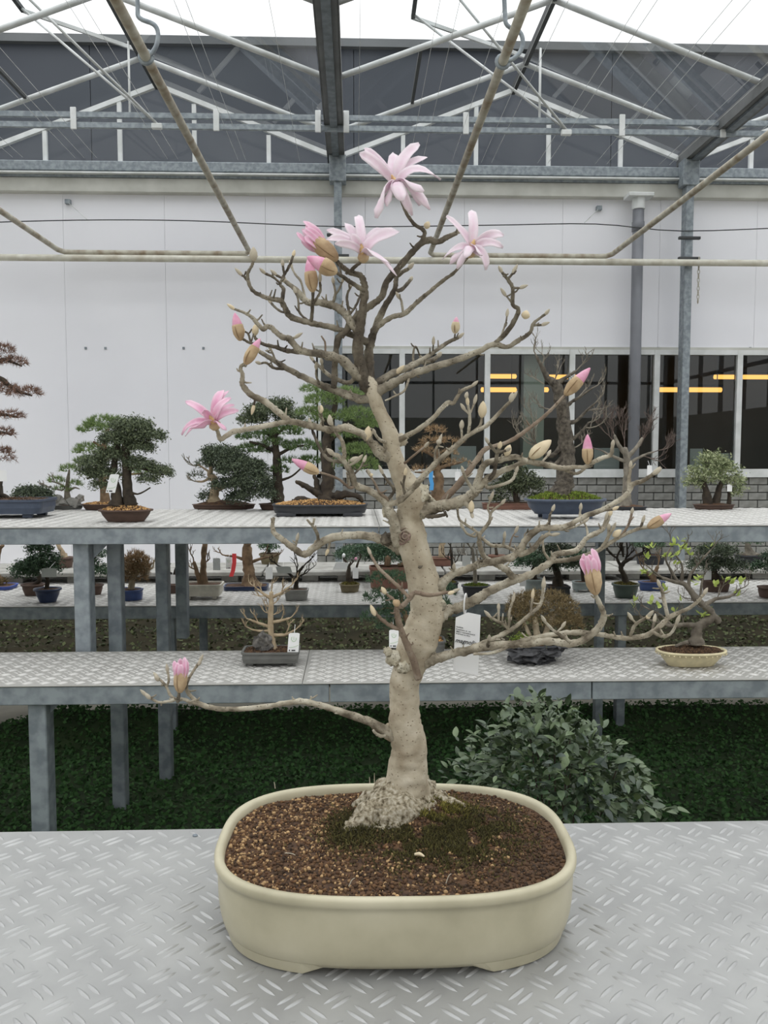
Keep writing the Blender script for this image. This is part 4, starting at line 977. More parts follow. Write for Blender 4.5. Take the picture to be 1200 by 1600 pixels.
# ---- buds
def along(base, tip, prof, seg=10, tw=0.0):
    """solid of revolution from base to tip; prof = (fraction, radius)"""
    a, b = V(base), V(tip); d = b - a
    m = MB(); m.tube([a + d * f for f, _ in prof], [max(r, 1e-5) for _, r in prof], seg); return m
me_lb = {}
def leaf_bud(c, d, ln, rad, mat):
    d = V(d).normalized()
    key = mat.name
    if key not in me_lb:
        m = MB(); m.tube([(0, 0, z) for z in (0, .12, .35, .6, .85, 1.0)], [.18, .36, .5, .46, .28, .06], 8)
        me = bpy.data.meshes.new('leaf_bud'); me.from_pydata(m.v, [], m.f); me.materials.append(mat); me.polygons.foreach_set('use_smooth', [True] * len(me.polygons)); me_lb[key] = me
    o = bpy.data.objects.new('leaf_bud', me_lb[key]); COL.objects.link(o); o.parent = mag
    o.matrix_parent_inverse = Matrix.Translation(-mag.location)
    o.matrix_basis = Matrix.Translation(V(c)) @ d.to_track_quat('Z', 'Y').to_matrix().to_4x4() @ Matrix.Diagonal((rad * 2, rad * 2, ln, 1))
for (c, d, r) in TIPS:
    k = random.choice((M_fuzzyg,) * 7 + (M_fuzzyy,))
    dd = np.array(d) / np.linalg.norm(d) + np.array([0, 0, 0.35])
    leaf_bud(np.array(c) - dd * 0.001, dd, random.uniform(0.010, 0.015), max(0.0026, min(r * 1.25, 0.0045)), k)
for (x, y, x2, y2, w_, mt) in ((753, 652, 755, 627, 7, M_fuzzyy), (573, 688, 576, 666, 6.5, M_fuzzyy), (516, 664, 515, 648, 4.5, M_fuzzyg), (502, 645, 502, 633, 3.5, M_fuzzyy), (396, 408, 396, 386, 6.5, M_fuzzyg),
                               (665, 357, 670, 346, 5, M_fuzzyy), (398, 524, 400, 506, 5.5, M_fuzzyy), (820, 498, 823, 485, 7, M_fuzzyy), (618, 584, 632, 571, 4, M_fuzzyy), (790, 712, 797, 695, 6, M_fuzzyy), (958, 838, 971, 828, 5.5, M_fuzzyy),
                               (1020, 741, 1034, 731, 4.5, M_fuzzyg), (736, 800, 737, 782, 5, M_fuzzyy), (616, 946, 624, 938, 7, M_fuzzy), (586, 962, 579, 945, 4, M_fuzzyy), (603, 928, 596, 917, 4, M_fuzzyy), (1010, 966, 1017, 960, 4, M_fuzzyy),
                               (849, 920, 850, 906, 4, M_fuzzyg), (547, 720, 563, 715, 4.5, M_fuzzyg), (700, 928, 711, 924, 3.4, M_fuzzyy), (728, 622, 730, 612, 3.4, M_fuzzyg), (310, 1040, 314, 1030, 3, M_fuzzyg), (235, 1092, 226, 1083, 3.6, M_fuzzyg),
                               (248, 1064, 242, 1054, 4, M_fuzzyg), (721, 670, 722, 656, 4, M_fuzzyg), (684, 694, 688, 686, 4.5, M_fuzzyg), (798, 628, 801, 613, 4.5, M_fuzzyg), (578, 743, 583, 741, 3, M_fuzzyy)):
    Yb = near(x, y) - 0.003
    a, b = PY(x, y, Yb), PY(x2, y2, Yb)
    leaf_bud(a, b - a, float(np.linalg.norm(b - a)), pxr(w_, Yb), mt)
def petal_geo(c, d0, tip, width, curl, seed, nL=9, nW=5, flat=0.35):
    """a strap petal from c leaving along d0 and ending at tip"""
    c, d0, tip = V(c), V(d0), V(tip)
    L = (tip - c).length; p1 = c + d0.normalized() * L * 0.45; rnd = random.Random(seed)
    vs = []; fs = []; st = []
    side0 = None
    for i in range(nL):
        t = i / (nL - 1)
        p = c * (1 - t) ** 2 + p1 * 2 * t * (1 - t) + tip * t * t
        tg = ((p1 - c) * (1 - t) + (tip - p1) * t).normalized()
        if side0 is None:
            side0 = tg.cross(Vector((rnd.uniform(-.4, .4), -1, rnd.uniform(-.3, .3))))
            if side0.length < 0.2: side0 = tg.cross(Vector((0, 0, 1)))
        s = (side0 - tg * side0.dot(tg)).normalized(); nrm = s.cross(tg)
        wv = width * (0.30 + 0.70 * math.sin(PI * min(1, t * 0.72 + 0.12)) ** 0.9) * (1.0 if t < 0.85 else max(0.12, math.sqrt(max(0, 1 - ((t - 0.85) / 0.155) ** 2))))
        und = curl * L * math.sin(t * PI * 1.2) * t
        wob = 0.10 * width * math.sin(t * 9 + seed)
        for k in range(nW):
            u = -1 + 2 * k / (nW - 1)
            vs.append(p + s * (u * wv * 0.5) + nrm * (flat * wv * u * u * 0.5 + und + wob * u)); st.append(max(0.0, 1 - abs(u) * 0.8) * (1 - 0.35 * t) + 0.3 * (1 - t))
    for i in range(nL - 1):
        for k in range(nW - 1): fs.append((i * nW + k, i * nW + k + 1, (i + 1) * nW + k + 1, (i + 1) * nW + k))
    return vs, fs, st
def petal(c, d0, tip, width, mat, parent, seed, curl=0.05, flat=0.35):
    vs, fs, st = petal_geo(c, d0, tip, width, curl, seed, flat=flat)
    me = bpy.data.meshes.new('petal'); me.from_pydata(vs, [], fs); me.materials.append(mat)
    at = me.attributes.new('streak', 'FLOAT', 'POINT'); at.data.foreach_set('value', st)
    me.polygons.foreach_set('use_smooth', [True] * len(me.polygons))
    o = bpy.data.objects.new('petal', me); COL.objects.link(o); o.parent = parent
    o.matrix_parent_inverse = Matrix.Identity(4)
    sm = o.modifiers.new('thick', 'SOLIDIFY'); sm.thickness = 0.0006
    return o
def flower(cx, cy, base, tips, wid, mat, seed, fwd=-0.01):
    Yb = near(*base) - 0.004
    c = PY(cx, cy, Yb + fwd); b = PY(*base, Yb)
    ax = V(c) - V(b); ax.normalize()
    m = along(b, np.array(c) * 0.75 + np.array(b) * 0.25, [(0, 0.003), (0.25, 0.0065), (0.6, 0.008), (1, 0.006)], 12)
    cu = V(b).lerp(V(c), 0.8)
    fl = m.build('flower', M_fuzzy, mag, True)
    fl.matrix_parent_inverse = Matrix.Translation(-mag.location)
    g = along(cu, cu + ax * 0.013, [(0, 0.004), (0.5, 0.0036), (1, 0.001)], 8).build('pistil', M_stamen, fl, True)
    for k, tp in enumerate(tips):
        x, y = tp[0], tp[1]; dpt = tp[2] if len(tp) > 2 else random.uniform(-0.03, 0.02)
        w_ = tp[3] if len(tp) > 3 else wid
        tip = PY(x, y, Yb + dpt)
        start = cu + (V(tip) - cu).normalized() * 0.003
        d0 = (V(tip) - cu).normalized() * 0.65 + ax * 0.75 + Vector((0, 0, 0.15))
        petal(start, d0, tip, pxr(w_ * 1.08, Yb), mat, fl, seed * 31 + k, random.uniform(-0.10, 0.16))
    return fl
flower(616, 283, (626, 306), [(559, 238, 0.01, 14), (570, 232, 0.02, 11), (616, 242, 0.02, 16), (655, 226, 0.015, 17), (667, 248, 0.02, 13), (690, 277, 0.0, 15), (588, 341, -0.03, 18), (605, 323, -0.03, 13), (630, 314, -0.045, 19), (644, 337, -0.02, 14), (662, 300, -0.03, 16), (672, 328, -0.015, 14), (655, 322, 0.0, 12)], 15, M_petal, 1)
flower(566, 392, (569, 410), [(559, 333, 0.02, 14), (511, 360, 0.01, 11), (508, 372, 0.0, 11), (541, 351, 0.01, 13), (600, 358, 0.025, 14), (624, 362, -0.01, 18), (609, 414, -0.04, 15), (620, 431, -0.03, 9), (524, 381, -0.03, 11), (548, 366, -0.02, 13)], 13, M_petal, 2)
flower(738, 385, (733, 402), [(697, 340, 0.0, 11), (736, 326, 0.01, 14), (790, 365, 0.0, 14), (787, 385, -0.02, 12), (762, 421, -0.02, 14), (727, 402, -0.04, 14), (714, 420, -0.02, 11), (703, 413, -0.01, 11), (691, 406, 0.0, 11), (752, 400, -0.04, 15)], 13, M_petal, 3)
flower(332, 657, (339, 670), [(289, 626, 0.0, 11), (349, 607, 0.01, 12), (357, 610, 0.02, 9), (360, 620, -0.01, 11), (366, 633, 0.02, 9), (373, 641, -0.01, 10), (354, 672, -0.02, 9), (281, 678, 0.0, 9), (299, 672, -0.03, 12), (290, 682, 0.01, 7), (318, 640, -0.03, 12)], 11, M_petalp, 4)
M_seam = pmat('bud_seam', lin(142, 118, 88), rough=0.9)
def bud(base, tip, wpx, pink=0.35, open_=False, fur=None, dY=-0.006, pk=None):
    Yb = near(*base) + dY
    a, b = PY(*base, Yb), PY(*tip, Yb); ln = float(np.linalg.norm(b - a)); r = pxr(wpx / 2, Yb); d = V(b - a).normalized()
    fur = fur or M_fuzzy
    if not open_:
        full = [(0, r * .3), (.08, r * .62), (.25, r * .95), (.42, r), (.62, r * .88), (.8, r * .64), (.93, r * .36), (1, r * .12)]
        if pink:
            cut = 1 - pink * 1.15
            shp = lambda f: float(np.interp(f, [q[0] for q in full], [q[1] for q in full]))
            m = along(a, a + (b - a) * cut, [(f, shp(f * cut)) for f in (0, .1, .25, .45, .65, .85, .97)] + [(1.0, shp(cut) * 0.8)], 14)
        else: m = along(a, b, full, 14)
    else:
        m = along(a, a + (b - a) * 0.62, [(0, r * .3), (.1, r * .6), (.35, r * .95), (.65, r), (.9, r * .82), (1, r * .6)], 14)
    o = m.build('flower_bud', fur, mag, True); o.matrix_parent_inverse = Matrix.Translation(-mag.location)
    # a seam where the two furry scales meet
    s = d.cross(Vector((0, 1, 0))).normalized(); nrm = s.cross(d).normalized()
    if nrm.y > 0: nrm = -nrm
    sm = MB(); sm.tube([V(a) + d * ln * f + nrm * r * k + s * r * q for f, k, q in ((.06, .55, .1), (.2, .86, .25), (.36, .95, .3), (.5, .9, .32))], [0.0004, 0.0008, 0.0008, 0.0003], 5, sub=3)
    sm.build('scale_seam', M_seam, o, True)
    if open_:
        for k in range(9):
            an = 2 * PI * k / 9 + 0.3
            off = s * math.cos(an) + nrm * math.sin(an)
            st = V(a) + d * ln * 0.40 + off * r * 0.55
            tp = V(a) + d * ln * random.uniform(0.78, 1.03) + off * r * random.uniform(0.25, 1.25)
            petal(st, d * 1.0 + off * 0.35, tp, r * random.uniform(0.65, 0.9), pk or M_petalp, o, k + int(base[0]), 0.02, 0.3)
    elif pink:
        c0_ = cut - 0.12
        m = along(V(a) + d * ln * c0_, V(b) + d * ln * 0.02, [(f, shp(c0_ + f * (1 - c0_)) * (0.93 - 0.05 * f)) for f in (0, .2, .4, .6, .8, .93, 1)], 12)
        m.build('bud_tip', M_pinktip, o, True)
bud((527, 406), (468, 356), 27, open_=True, pk=M_petalp)
bud((526, 426), (481, 402), 26, 0.42, dY=-0.02)
bud((489, 456), (482, 404), 21, 0.34, dY=-0.01)
bud((376, 532), (367, 490), 19, 0.36)
bud((383, 569), (406, 530), 18, 0.24)
bud((498, 739), (457, 718), 18, 0.42)
bud((883, 617), (921, 576), 21, 0.36)
bud((918, 725), (918, 680), 18, 0.40)
bud((828, 715), (861, 688), 21, 0.0, fur=M_fuzzyy)
bud((1012, 824), (1048, 803), 17, 0.34)
bud((931, 929), (919, 854), 27, open_=True, pk=M_petalp)
bud((281, 1082), (284, 1024), 22, open_=True, pk=M_petalp)
bud((711, 521), (713, 496), 14, 0.25, fur=M_fuzzyy)

# ---- moss round the roots, pale bract, fallen twig
def blades(name, pts, ln, wd, mat, parent, up=0.9, kind='stuff'):
    P = np.array(pts); n = len(P)
    d = rng.normal(size=(n, 3)); d[:, 2] = np.abs(d[:, 2]) + up; d /= np.linalg.norm(d, axis=1)[:, None]
    e = np.cross(d, rng.normal(size=(n, 3))); e /= np.linalg.norm(e, axis=1)[:, None]
    s = rng.uniform(0.6, 1.4, (n, 1))
    v = np.stack([P - e * wd, P + e * wd, P + d * ln * s], 1).reshape(-1, 3)
    return npmesh(name, v, np.arange(n * 3).reshape(-1, 3), mat, parent, kind=kind)
mp = []
while len(mp) < 15000:
    x = random.gauss(690, 60); y = random.gauss(1300, 24)
    if y < 1262 and random.random() < 0.6: continue
    q = PZ(x, y, ZSOIL + 0.008)
    if in_pot(q[0], q[1], 0.026) and noise.noise(Vector((q[0] * 40, q[1] * 40, 5))) > -0.18:
        mp.append((q[0], q[1], soil_h(q[0], q[1]) + random.uniform(-0.001, 0.004)))
for _ in range(3000):
    x = random.gauss(548, 22); y = random.gauss(1302, 14); q = PZ(x, y, ZSOIL + 0.006)
    if in_pot(q[0], q[1], 0.026): mp.append((q[0], q[1], soil_h(q[0], q[1]) + random.uniform(0, 0.008)))
for _ in range(2600):      # moss cushion over the right-hand root
    t_ = random.random(); x = 685 + 95 * t_; y = 1262 + 32 * t_ + random.uniform(2, 22); q = PZ(x, y, ZSOIL + 0.014 * (1 - t_))
    mp.append((q[0], q[1], q[2] + random.uniform(-0.004, 0.004)))
M_mossd = pmat('dark_moss', lin(42, 38, 18), lin(92, 86, 42), rough=0.95, island=True, lo=0.0, hi=1.0)
_nr = [q for q in mp if math.hypot(q[0] - TB[0] - 0.03, (q[1] - TB[1]) * 1.3) < 0.065 + random.uniform(-0.02, 0.02)]
_st = set(_nr)
blades('moss', _nr, 0.0065, 0.0010, M_moss, mag, 0.6)
blades('dark_moss', [q for q in mp if q not in _st], 0.0055, 0.0010, M_mossd, mag, 0.5)
m = MB()
q = PZ(648, 1335, ZSOIL + 0.012); m.tube([q, q + np.array([0.006, -0.002, 0.0015]), q + np.array([0.012, -0.006, 0])], [0.0018, 0.0026, 0.001], 8, sub=3)
m.build('fallen_bract', M_fuzzyy, mag, True)
for (xa, ya, xb, yb) in ((445, 1333, 470, 1342), (545, 1385, 555, 1372), (697, 1380, 705, 1365), (585, 1228, 585, 1208), (578, 1226, 577, 1214), (430, 1232, 428, 1222), (1, 1, 1, 1)):
    if xa == 1: continue
    a = PZ(xa, ya, ZSOIL + 0.006); b = PY(xb, yb, a[1])
    m = MB(); m.tube([a, (a + b) / 2 + np.array([0, 0, 0.003]), b], [0.0007, 0.0007, 0.0004], 5, sub=3); m.build('dry_stalk', M_fuzzyg, mag)

# ---- hanging tags
def text_mesh(name, body, size, mat, parent, loc, rot, shear=0.0, bold=0.0):
    cu = bpy.data.curves.new(name, 'FONT'); cu.body = body; cu.size = size; cu.shear = shear; cu.offset = bold; cu.resolution_u = 2
    o = bpy.data.objects.new(name, cu); COL.objects.link(o)
    dg = bpy.context.evaluated_depsgraph_get(); me = bpy.data.meshes.new_from_object(o.evaluated_get(dg)); bpy.data.objects.remove(o)
    me.materials.clear(); o = link(name, me, mat, parent)
    o.matrix_parent_inverse = Matrix.Translation(-parent.location)
    o.location = V(loc); o.rotation_euler = rot
    return o
Yt = near(720, 948) - 0.012
tl = PY(712, 965, Yt); trr = PY(751, 961, Yt - 0.004); bl = PY(708, 1047, Yt); brr = PY(747, 1056, Yt - 0.004); hole = PY(729, 967, Yt)
ltag = thing('plant_tag', tl, 'white paper tag with handwriting hanging from the magnolia branch', 'tag')
m = MB(); top = PY(731, 957, Yt - 0.002)
front_ = [V(q) for q in (tl, bl, brr, trr, top)]
back_ = [q + Vector((0, 0.0006, 0)) for q in front_]
m.add(front_ + back_, [(0, 1, 2, 3, 4), (9, 8, 7, 6, 5)] + [(i, i + 5, (i + 1) % 5 + 5, (i + 1) % 5) for i in range(5)])
m.build('card', M_paper, ltag)
rx_ = (PI / 2, 0, 0)
tilt = (PI / 2, math.radians(9), math.radians(-5))
rp = random.Random(3)
for (px0, px1, py_) in ((713, 724, 980), (713, 735, 983.6), (713, 742, 987.2), (713, 735, 990.6)):   # four lines of print too small to read
    m = MB(); x = px0
    while x < px1:
        if rp.random() < 0.13: x += 1.0; continue
        p = PY(x, py_ + (x - px0) * 0.2, Yt - 0.0046 * (x - 708) / 40 - 0.0004); h_ = rp.choice((0.0010, 0.0010, 0.0016))
        m.box(p[0], p[0] + rp.choice((0.0003, 0.0005)), p[1], p[1] + 0.0004, p[2], p[2] + h_); x += 0.85
    m.build('printed_line', M_ink, ltag)
text_mesh('handwriting', 'magnolia', 0.0088, M_ink, ltag, PY(711, 1003, Yt - 0.0016), tilt, 0.25, 0.00012)
m = MB(); c_ = PY(727, 944, Yt + 0.012)
ringp = [(c_[0] + math.cos(a) * 0.0035, c_[1] + math.cos(a + 0.3) * 0.013, c_[2] + math.sin(a) * 0.016) for a in np.linspace(0, 2 * PI, 20)]
m.tube(ringp, 0.0012, 6, cap=False); m.tube([(ringp[13][0], ringp[13][1], ringp[13][2]), hole + np.array([0, -0.001, 0])], 0.0011, 6)
m.build('loop', M_paper, ltag, True)
# ================================================================== BACKGROUND BONSAI
def wood(name, base, dark, light=None, scale=40):
    return pmat(name, base, dark, scale, rough=0.9, bump=0.6, bscale=scale * 3, lo=0.3, hi=0.7)
W_dark = wood('dark_wood', lin(74, 64, 52), lin(40, 34, 28))
W_brown = wood('brown_wood', lin(136, 112, 86), lin(92, 74, 56))
W_grey = wood('grey_wood', lin(150, 142, 128), lin(100, 94, 84))
W_tan = wood('tan_wood', lin(182, 164, 136), lin(134, 116, 92))
W_red = wood('reddish_twig', lin(128, 98, 84), lin(92, 68, 58))
W_twig = wood('grey_twig', lin(116, 102, 94), lin(84, 72, 66))
W_pale = wood('pale_wood', lin(190, 176, 152), lin(140, 126, 104))
def fol(name, a, b): return pmat(name, a, b, island=True, rough=0.75, lo=0.0, hi=1.0)
G_pine = fol('pine_green', lin(80, 104, 58), lin(146, 168, 104))
G_pined = fol('pine_dark', lin(56, 80, 46), lin(120, 146, 88))
G_jun = fol('juniper_green', lin(60, 72, 54), lin(116, 126, 94))
G_dark = fol('spruce_dark', lin(50, 60, 48), lin(100, 112, 86))
G_small = fol('sage_leaf', lin(92, 108, 66), lin(176, 182, 142))
G_bush = fol('bush_leaf', lin(44, 56, 36), lin(96, 104, 74))
G_bluegreen = fol('blue_green_conifer', lin(52, 76, 58), lin(90, 116, 84))  # blue-green is the foliage's own colour
G_brown = fol('brown_dome', lin(84, 70, 44), lin(140, 122, 84))
G_larch = fol('bare_larch', lin(96, 72, 62), lin(150, 118, 100))
G_tan = fol('tan_twigs', lin(128, 104, 76), lin(176, 150, 114))

def unit(n):
    d = rng.normal(size=(n, 3)); return d / np.linalg.norm(d, axis=1)[:, None]
def pad_points(c, rx, ry, rz, n, flat=-0.35):
    d = unit(n * 2); d = d[d[:, 2] > flat][:n]
    r = rng.uniform(0.45, 1.0, (len(d), 1)) ** 0.6
    return c + d * r * np.array([rx, ry, rz]), d
def tufts(pts, dirs, ln, wd, k, spread):
    n = len(pts)
    P = np.repeat(pts, k, 0); D = np.repeat(dirs, k, 0) + rng.normal(size=(n * k, 3)) * spread
    D /= np.linalg.norm(D, axis=1)[:, None]
    e = np.cross(D, unit(n * k)); e /= np.linalg.norm(e, axis=1)[:, None] + 1e-9
    s = rng.uniform(0.6, 1.2, (n * k, 1)) * ln
    return np.stack([P - e * wd, P + e * wd, P + D * s], 1).reshape(-1, 3)
def flakes(pts, size, k):
    n = len(pts); P = np.repeat(pts, k, 0) + rng.normal(size=(n * k, 3)) * size * 0.8
    a = unit(n * k); b = np.cross(a, unit(n * k)); b /= np.linalg.norm(b, axis=1)[:, None] + 1e-9
    s = rng.uniform(0.5, 1.2, (n * k, 1)) * size
    return np.stack([P - a * s * .5, P + b * s * .45, P + a * s * .7], 1).reshape(-1, 3)
def foliage(name, arrs, mat, parent):
    v = np.concatenate(arrs); return npmesh(name, v, np.arange(len(v)).reshape(-1, 3), mat, parent, kind='stuff')
def grow(m, p, d, ln, r, depth, rnd, up=0.25, spread=0.75, nch=3):
    """a bare twig that forks"""
    p = np.array(p, float); d = np.array(d, float); d /= np.linalg.norm(d)
    q1 = p + d * ln * 0.5 + np.array([rnd.uniform(-1, 1), rnd.uniform(-1, 1), rnd.uniform(-1, 1)]) * ln * 0.10
    d2 = d + np.array([rnd.uniform(-1, 1), rnd.uniform(-1, 1), rnd.uniform(-.6, 1)]) * 0.35 + np.array([0, 0, up * 0.5])
    d2 /= np.linalg.norm(d2); q2 = q1 + d2 * ln * 0.5
    m.tube([p, q1, q2], [r, r * 0.9, r * 0.76], 4 if depth < 2 else 5, cap=False)
    if depth <= 0: return
    for k in range(nch):
        st = q1 if k % 2 else q2
        dd = d2 + np.array([rnd.uniform(-1, 1), rnd.uniform(-1, 1), rnd.uniform(-.7, .9) + up]) * spread
        grow(m, st, dd, ln * rnd.uniform(0.6, 0.9), r * 0.74, depth - 1, rnd, up, spread, nch)

def potcol(name, c, c2=None, rough=0.45): return pmat('pot_' + name, c, c2 or tuple(x * 0.8 for x in c[:3]) + (1,), 30, rough=rough, bump=0.05)
POTS = dict(slate=potcol('slate', lin(74, 84, 102)), brown=potcol('brown', lin(92, 72, 62), rough=0.7), black=potcol('black', lin(58, 60, 64), rough=0.55), grey=potcol('grey', lin(104, 104, 100), rough=0.7),
            cream=potcol('cream', lin(218, 206, 168)), blue=potcol('blue', lin(52, 74, 126), rough=0.3), navy=potcol('navy', lin(46, 60, 92), rough=0.3), white=potcol('white', lin(206, 202, 188)),
            terra=potcol('terra', lin(128, 92, 78), rough=0.8), green=potcol('green', lin(74, 88, 80), rough=0.35), moss=potcol('moss', lin(116, 106, 80), rough=0.7), lgrey=potcol('lgrey', lin(160, 160, 156), rough=0.6), pale=potcol('pale', lin(150, 160, 158)), royal=potcol('royal', lin(70, 92, 170)))
class BT:
    def __init__(s, name, label, zs, pot, group=None, cat='bonsai'):
        """pot: x0,x1 (rim, px), yt (front rim), yb (front foot), colour, shape ex, taper, depth ratio, feet"""
        x0, x1, yt, yb, col, ex, tap, ratio, feet = pot
        f = PZ((x0 + x1) / 2, yb, zs); sc = f[1] / FPX
        if zs in (ZTP, ZL): zs += 0.0022      # stands on the raised tread pattern
        s.w = (x1 - x0) * sc; s.d = s.w * ratio; s.h = (PY((x0 + x1) / 2, yt, f[1])[2] - zs)
        s.Y = f[1] + s.d / 2 * (1 - tap * 0.8); s.c = np.array([PY((x0 + x1) / 2, yb, s.Y)[0], s.Y, zs])
        s.sc = s.Y / FPX; s.rnd = random.Random(int(x0 * 7 + yb))
        s.t = thing(name, s.c, label, cat, group)
        a, b, h = s.w / 2, s.d / 2, s.h
        lip = min(0.006, a * 0.1); tp = tap * b
        z0 = 0.22 * h if feet else 0.0
        prof = [(tp, z0), (tp * 0.96, z0 + 0.06 * h), (tp * 0.45, 0.55 * h), (tp * 0.18 + lip * 0.5, 0.84 * h), (0, 0.87 * h), (0, h), (lip * 1.3, h), (lip * 1.6, 0.85 * h)]
        pot_mesh(s.c, a, b, prof, 40, ex).build('pot', POTS[col], s.t, True if ex < 4 else False)
        if feet:
            for fx in (-1, 1):
                for fy in (-1, 1):
                    m = MB(); cx, cy = s.c[0] + fx * (a - tp) * 0.72, s.c[1] + fy * (b - tp) * 0.72
                    fw = a * feet
                    m.bevbox(cx - fw, cx + fw, cy - fw * 0.6, cy + fw * 0.6, zs, zs + z0 + 0.004, 0.002); m.build('pot_foot', POTS[col], s.t)
        s.zs = zs; s.a, s.b = a - lip * 1.6, b - lip * 1.6; s.ztop = zs + h * 0.9; s.ex = ex
    def soil(s, mat=None, mound=0.01, grit=None, n=350):
        m = MB(); vs = []; fs = []; N_, R_ = 28, 5
        for i in range(R_ + 1):
            f = i / R_
            for k in range(N_):
                x, y = outline(s.a * f + 1e-5, s.b * f + 1e-5, N_, k, 2 + (min(s.ex, 6) - 2) * f)
                vs.append((s.c[0] + x, s.c[1] + y, s.ztop + mound * (1 - f * f) + 0.002 * noise.noise(Vector((x * 60, y * 60, s.c[0])))))
        for i in range(R_):
            for k in range(N_):
                k2 = (k + 1) % N_; fs.append((i * N_ + k, i * N_ + k2, (i + 1) * N_ + k2, (i + 1) * N_ + k))
        m.add(vs, fs); m.build('soil', mat or M_soil, s.t, True)
        if grit is not None:
            pts = []
            for _ in range(n):
                f = math.sqrt(s.rnd.random()); k = s.rnd.random() * N_
                x, y = outline(s.a * f, s.b * f, N_, k, 2 + (min(s.ex, 6) - 2) * f)
                pts.append((s.c[0] + x, s.c[1] + y, s.ztop + mound * (1 - f * f) + 0.001))
            scatter_rocks('grit', pts, [s.rnd.uniform(0.002, 0.0042) for _ in pts], grit, s.t)
        return s
    def mossy(s, mat, mound, n=1500):
        pts = []
        for _ in range(n):
            f = math.sqrt(s.rnd.random()); x, y = outline(s.a * f, s.b * f, 28, s.rnd.random() * 28, 2.3)
            pts.append((s.c[0] + x, s.c[1] + y, s.ztop + mound * (1 - f * f) * (1 + 0.25 * noise.noise(Vector((x * 40, y * 40, 1)))) - 0.001))
        blades('moss', pts, 0.009, 0.003, mat, s.t, 0.5); return s
    def P(s, x, y, dy=0.0): return PY(x, y, s.Y + dy)
    def wood(s, lines, mat, name='trunk', jit=0.3, seg=9):
        for ln in lines:
            P3 = [s.P(q[0], q[1], q[3] if len(q) > 3 else 0) for q in ln]
            m = MB(); m.tube(P3, [q[2] * s.sc for q in ln], seg, sub=4, jit=jit)
            m.v = [(x, y, max(z, s.zs + 0.001)) for x, y, z in m.v]
            m.build(name, mat, s.t, True); name = 'branch'
        return s
    def pads(s, L, mat, kind='scale', name='foliage'):
        arrs = []
        for q in L:
            cx, cy, rx, ry = q[:4]; dens = q[4] if len(q) > 4 else 1.0; dy = q[5] if len(q) > 5 else 0
            c = s.P(cx, cy, dy * s.sc); RX_, RZ_ = rx * s.sc, ry * s.sc
            n = int(rx * ry * 0.55 * dens) + 20
            p, d = pad_points(c, RX_, RX_ * 0.8, RZ_, n)
            if kind == 'needle': arrs.append(tufts(p, d * 0.5 + np.array([0, 0, .7]), 7.0 * s.sc, 0.42 * s.sc, 9, 0.55))
            elif kind == 'scale': arrs.append(flakes(p, 4.2 * s.sc, 7))
            elif kind == 'leaf': arrs.append(flakes(p, 5.0 * s.sc, 5))
            elif kind == 'sprig': arrs.append(tufts(p, d * 0.8 + np.array([0, 0, .3]), 8.0 * s.sc, 0.5 * s.sc, 5, 0.8))
        for a_ in arrs: a_[:, 2] = np.maximum(a_[:, 2], s.zs + 0.001)
        foliage(name, arrs, mat, s.t); return s
    def twigs(s, L, mat, name='twigs', up=0.3, spread=0.8, r=0.8, nch=3):
        m = MB()
        for q in L:
            x, y, dx, dy_, ln, dep = q[:6]
            grow(m, s.P(x, y), (dx, s.rnd.uniform(-.4, .4), -dy_), ln * s.sc, r * 1.55 * s.sc, dep + (1 if nch == 2 else 0), s.rnd, up, spread, nch)
        m.build(name, mat, s.t, kind='stuff'); return s
    def tag(s, x0, y0, x1, y1, lab, lean=0.0, dY=-0.03, print_=True, string=None):
        a, b = PY(x0, y1, s.Y + dY), PY(x1, y0, s.Y + dY); w_, h_ = b[0] - a[0], b[2] - a[2]
        t = thing('plant_tag', ((a[0] + b[0]) / 2, a[1], a[2]), lab, 'tag')
        m = MB(); o = lean * h_
        pts = [(a[0], a[1], a[2]), (b[0], a[1], a[2]), (b[0] - o, a[1], b[2] - h_ * 0.05), (b[0] - o - w_ * .15, a[1], b[2]), (a[0] - o + w_ * .15, a[1], b[2]), (a[0] - o, a[1], b[2] - h_ * 0.05)]
        vs = pts + [(x, y + 0.0008, z) for x, y, z in pts]
        m.add(vs, [tuple(range(6)), tuple(range(11, 5, -1))] + [(i, i + 6, (i + 1) % 6 + 6, (i + 1) % 6) for i in range(6)]); m.build('card', M_paper, t)
        m = MB(); m.tube([((a[0] + b[0]) / 2 - o, a[1] - 0.0005, b[2] - h_ * 0.06), ((a[0] + b[0]) / 2 - o, s.Y + dY * 0.2, b[2] + 0.02)], 0.0008, 4); m.build('string', M_paper, t)
        if print_:
            cx, cz = (a[0] + b[0]) / 2 - o * 0.7, a[2] + h_ * 0.70
            m = MB(); m.tube([(cx + math.cos(q) * w_ * 0.22, a[1] - 0.0006, cz + math.sin(q) * w_ * 0.26) for q in np.linspace(2.4, 6.6, 12)], 0.0006, 4); 
            m.tube([(cx, a[1] - 0.0006, cz - w_ * .1), (cx, a[1] - 0.0006, cz + w_ * .2)], 0.0005, 4)
            m.tube([(a[0] + w_ * .1 - o * .25, a[1] - 0.0006, a[2] + h_ * .24), (cx, a[1] - 0.0006, a[2] + h_ * .27), (b[0] - w_ * .05 - o * .3, a[1] - 0.0006, a[2] + h_ * .36)], 0.0005, 4, sub=3)
            m.build('logo', M_greenink, t)
            m = MB(); m.box(a[0] + w_ * .14, a[0] + w_ * .24, a[1] - 0.0008, a[1], a[2] + h_ * .06, a[2] + h_ * .13); m.box(a[0] + w_ * .38, a[0] + w_ * .72, a[1] - 0.0008, a[1], a[2] + h_ * .06, a[2] + h_ * .12); m.build('price', M_ink, t)
        return t

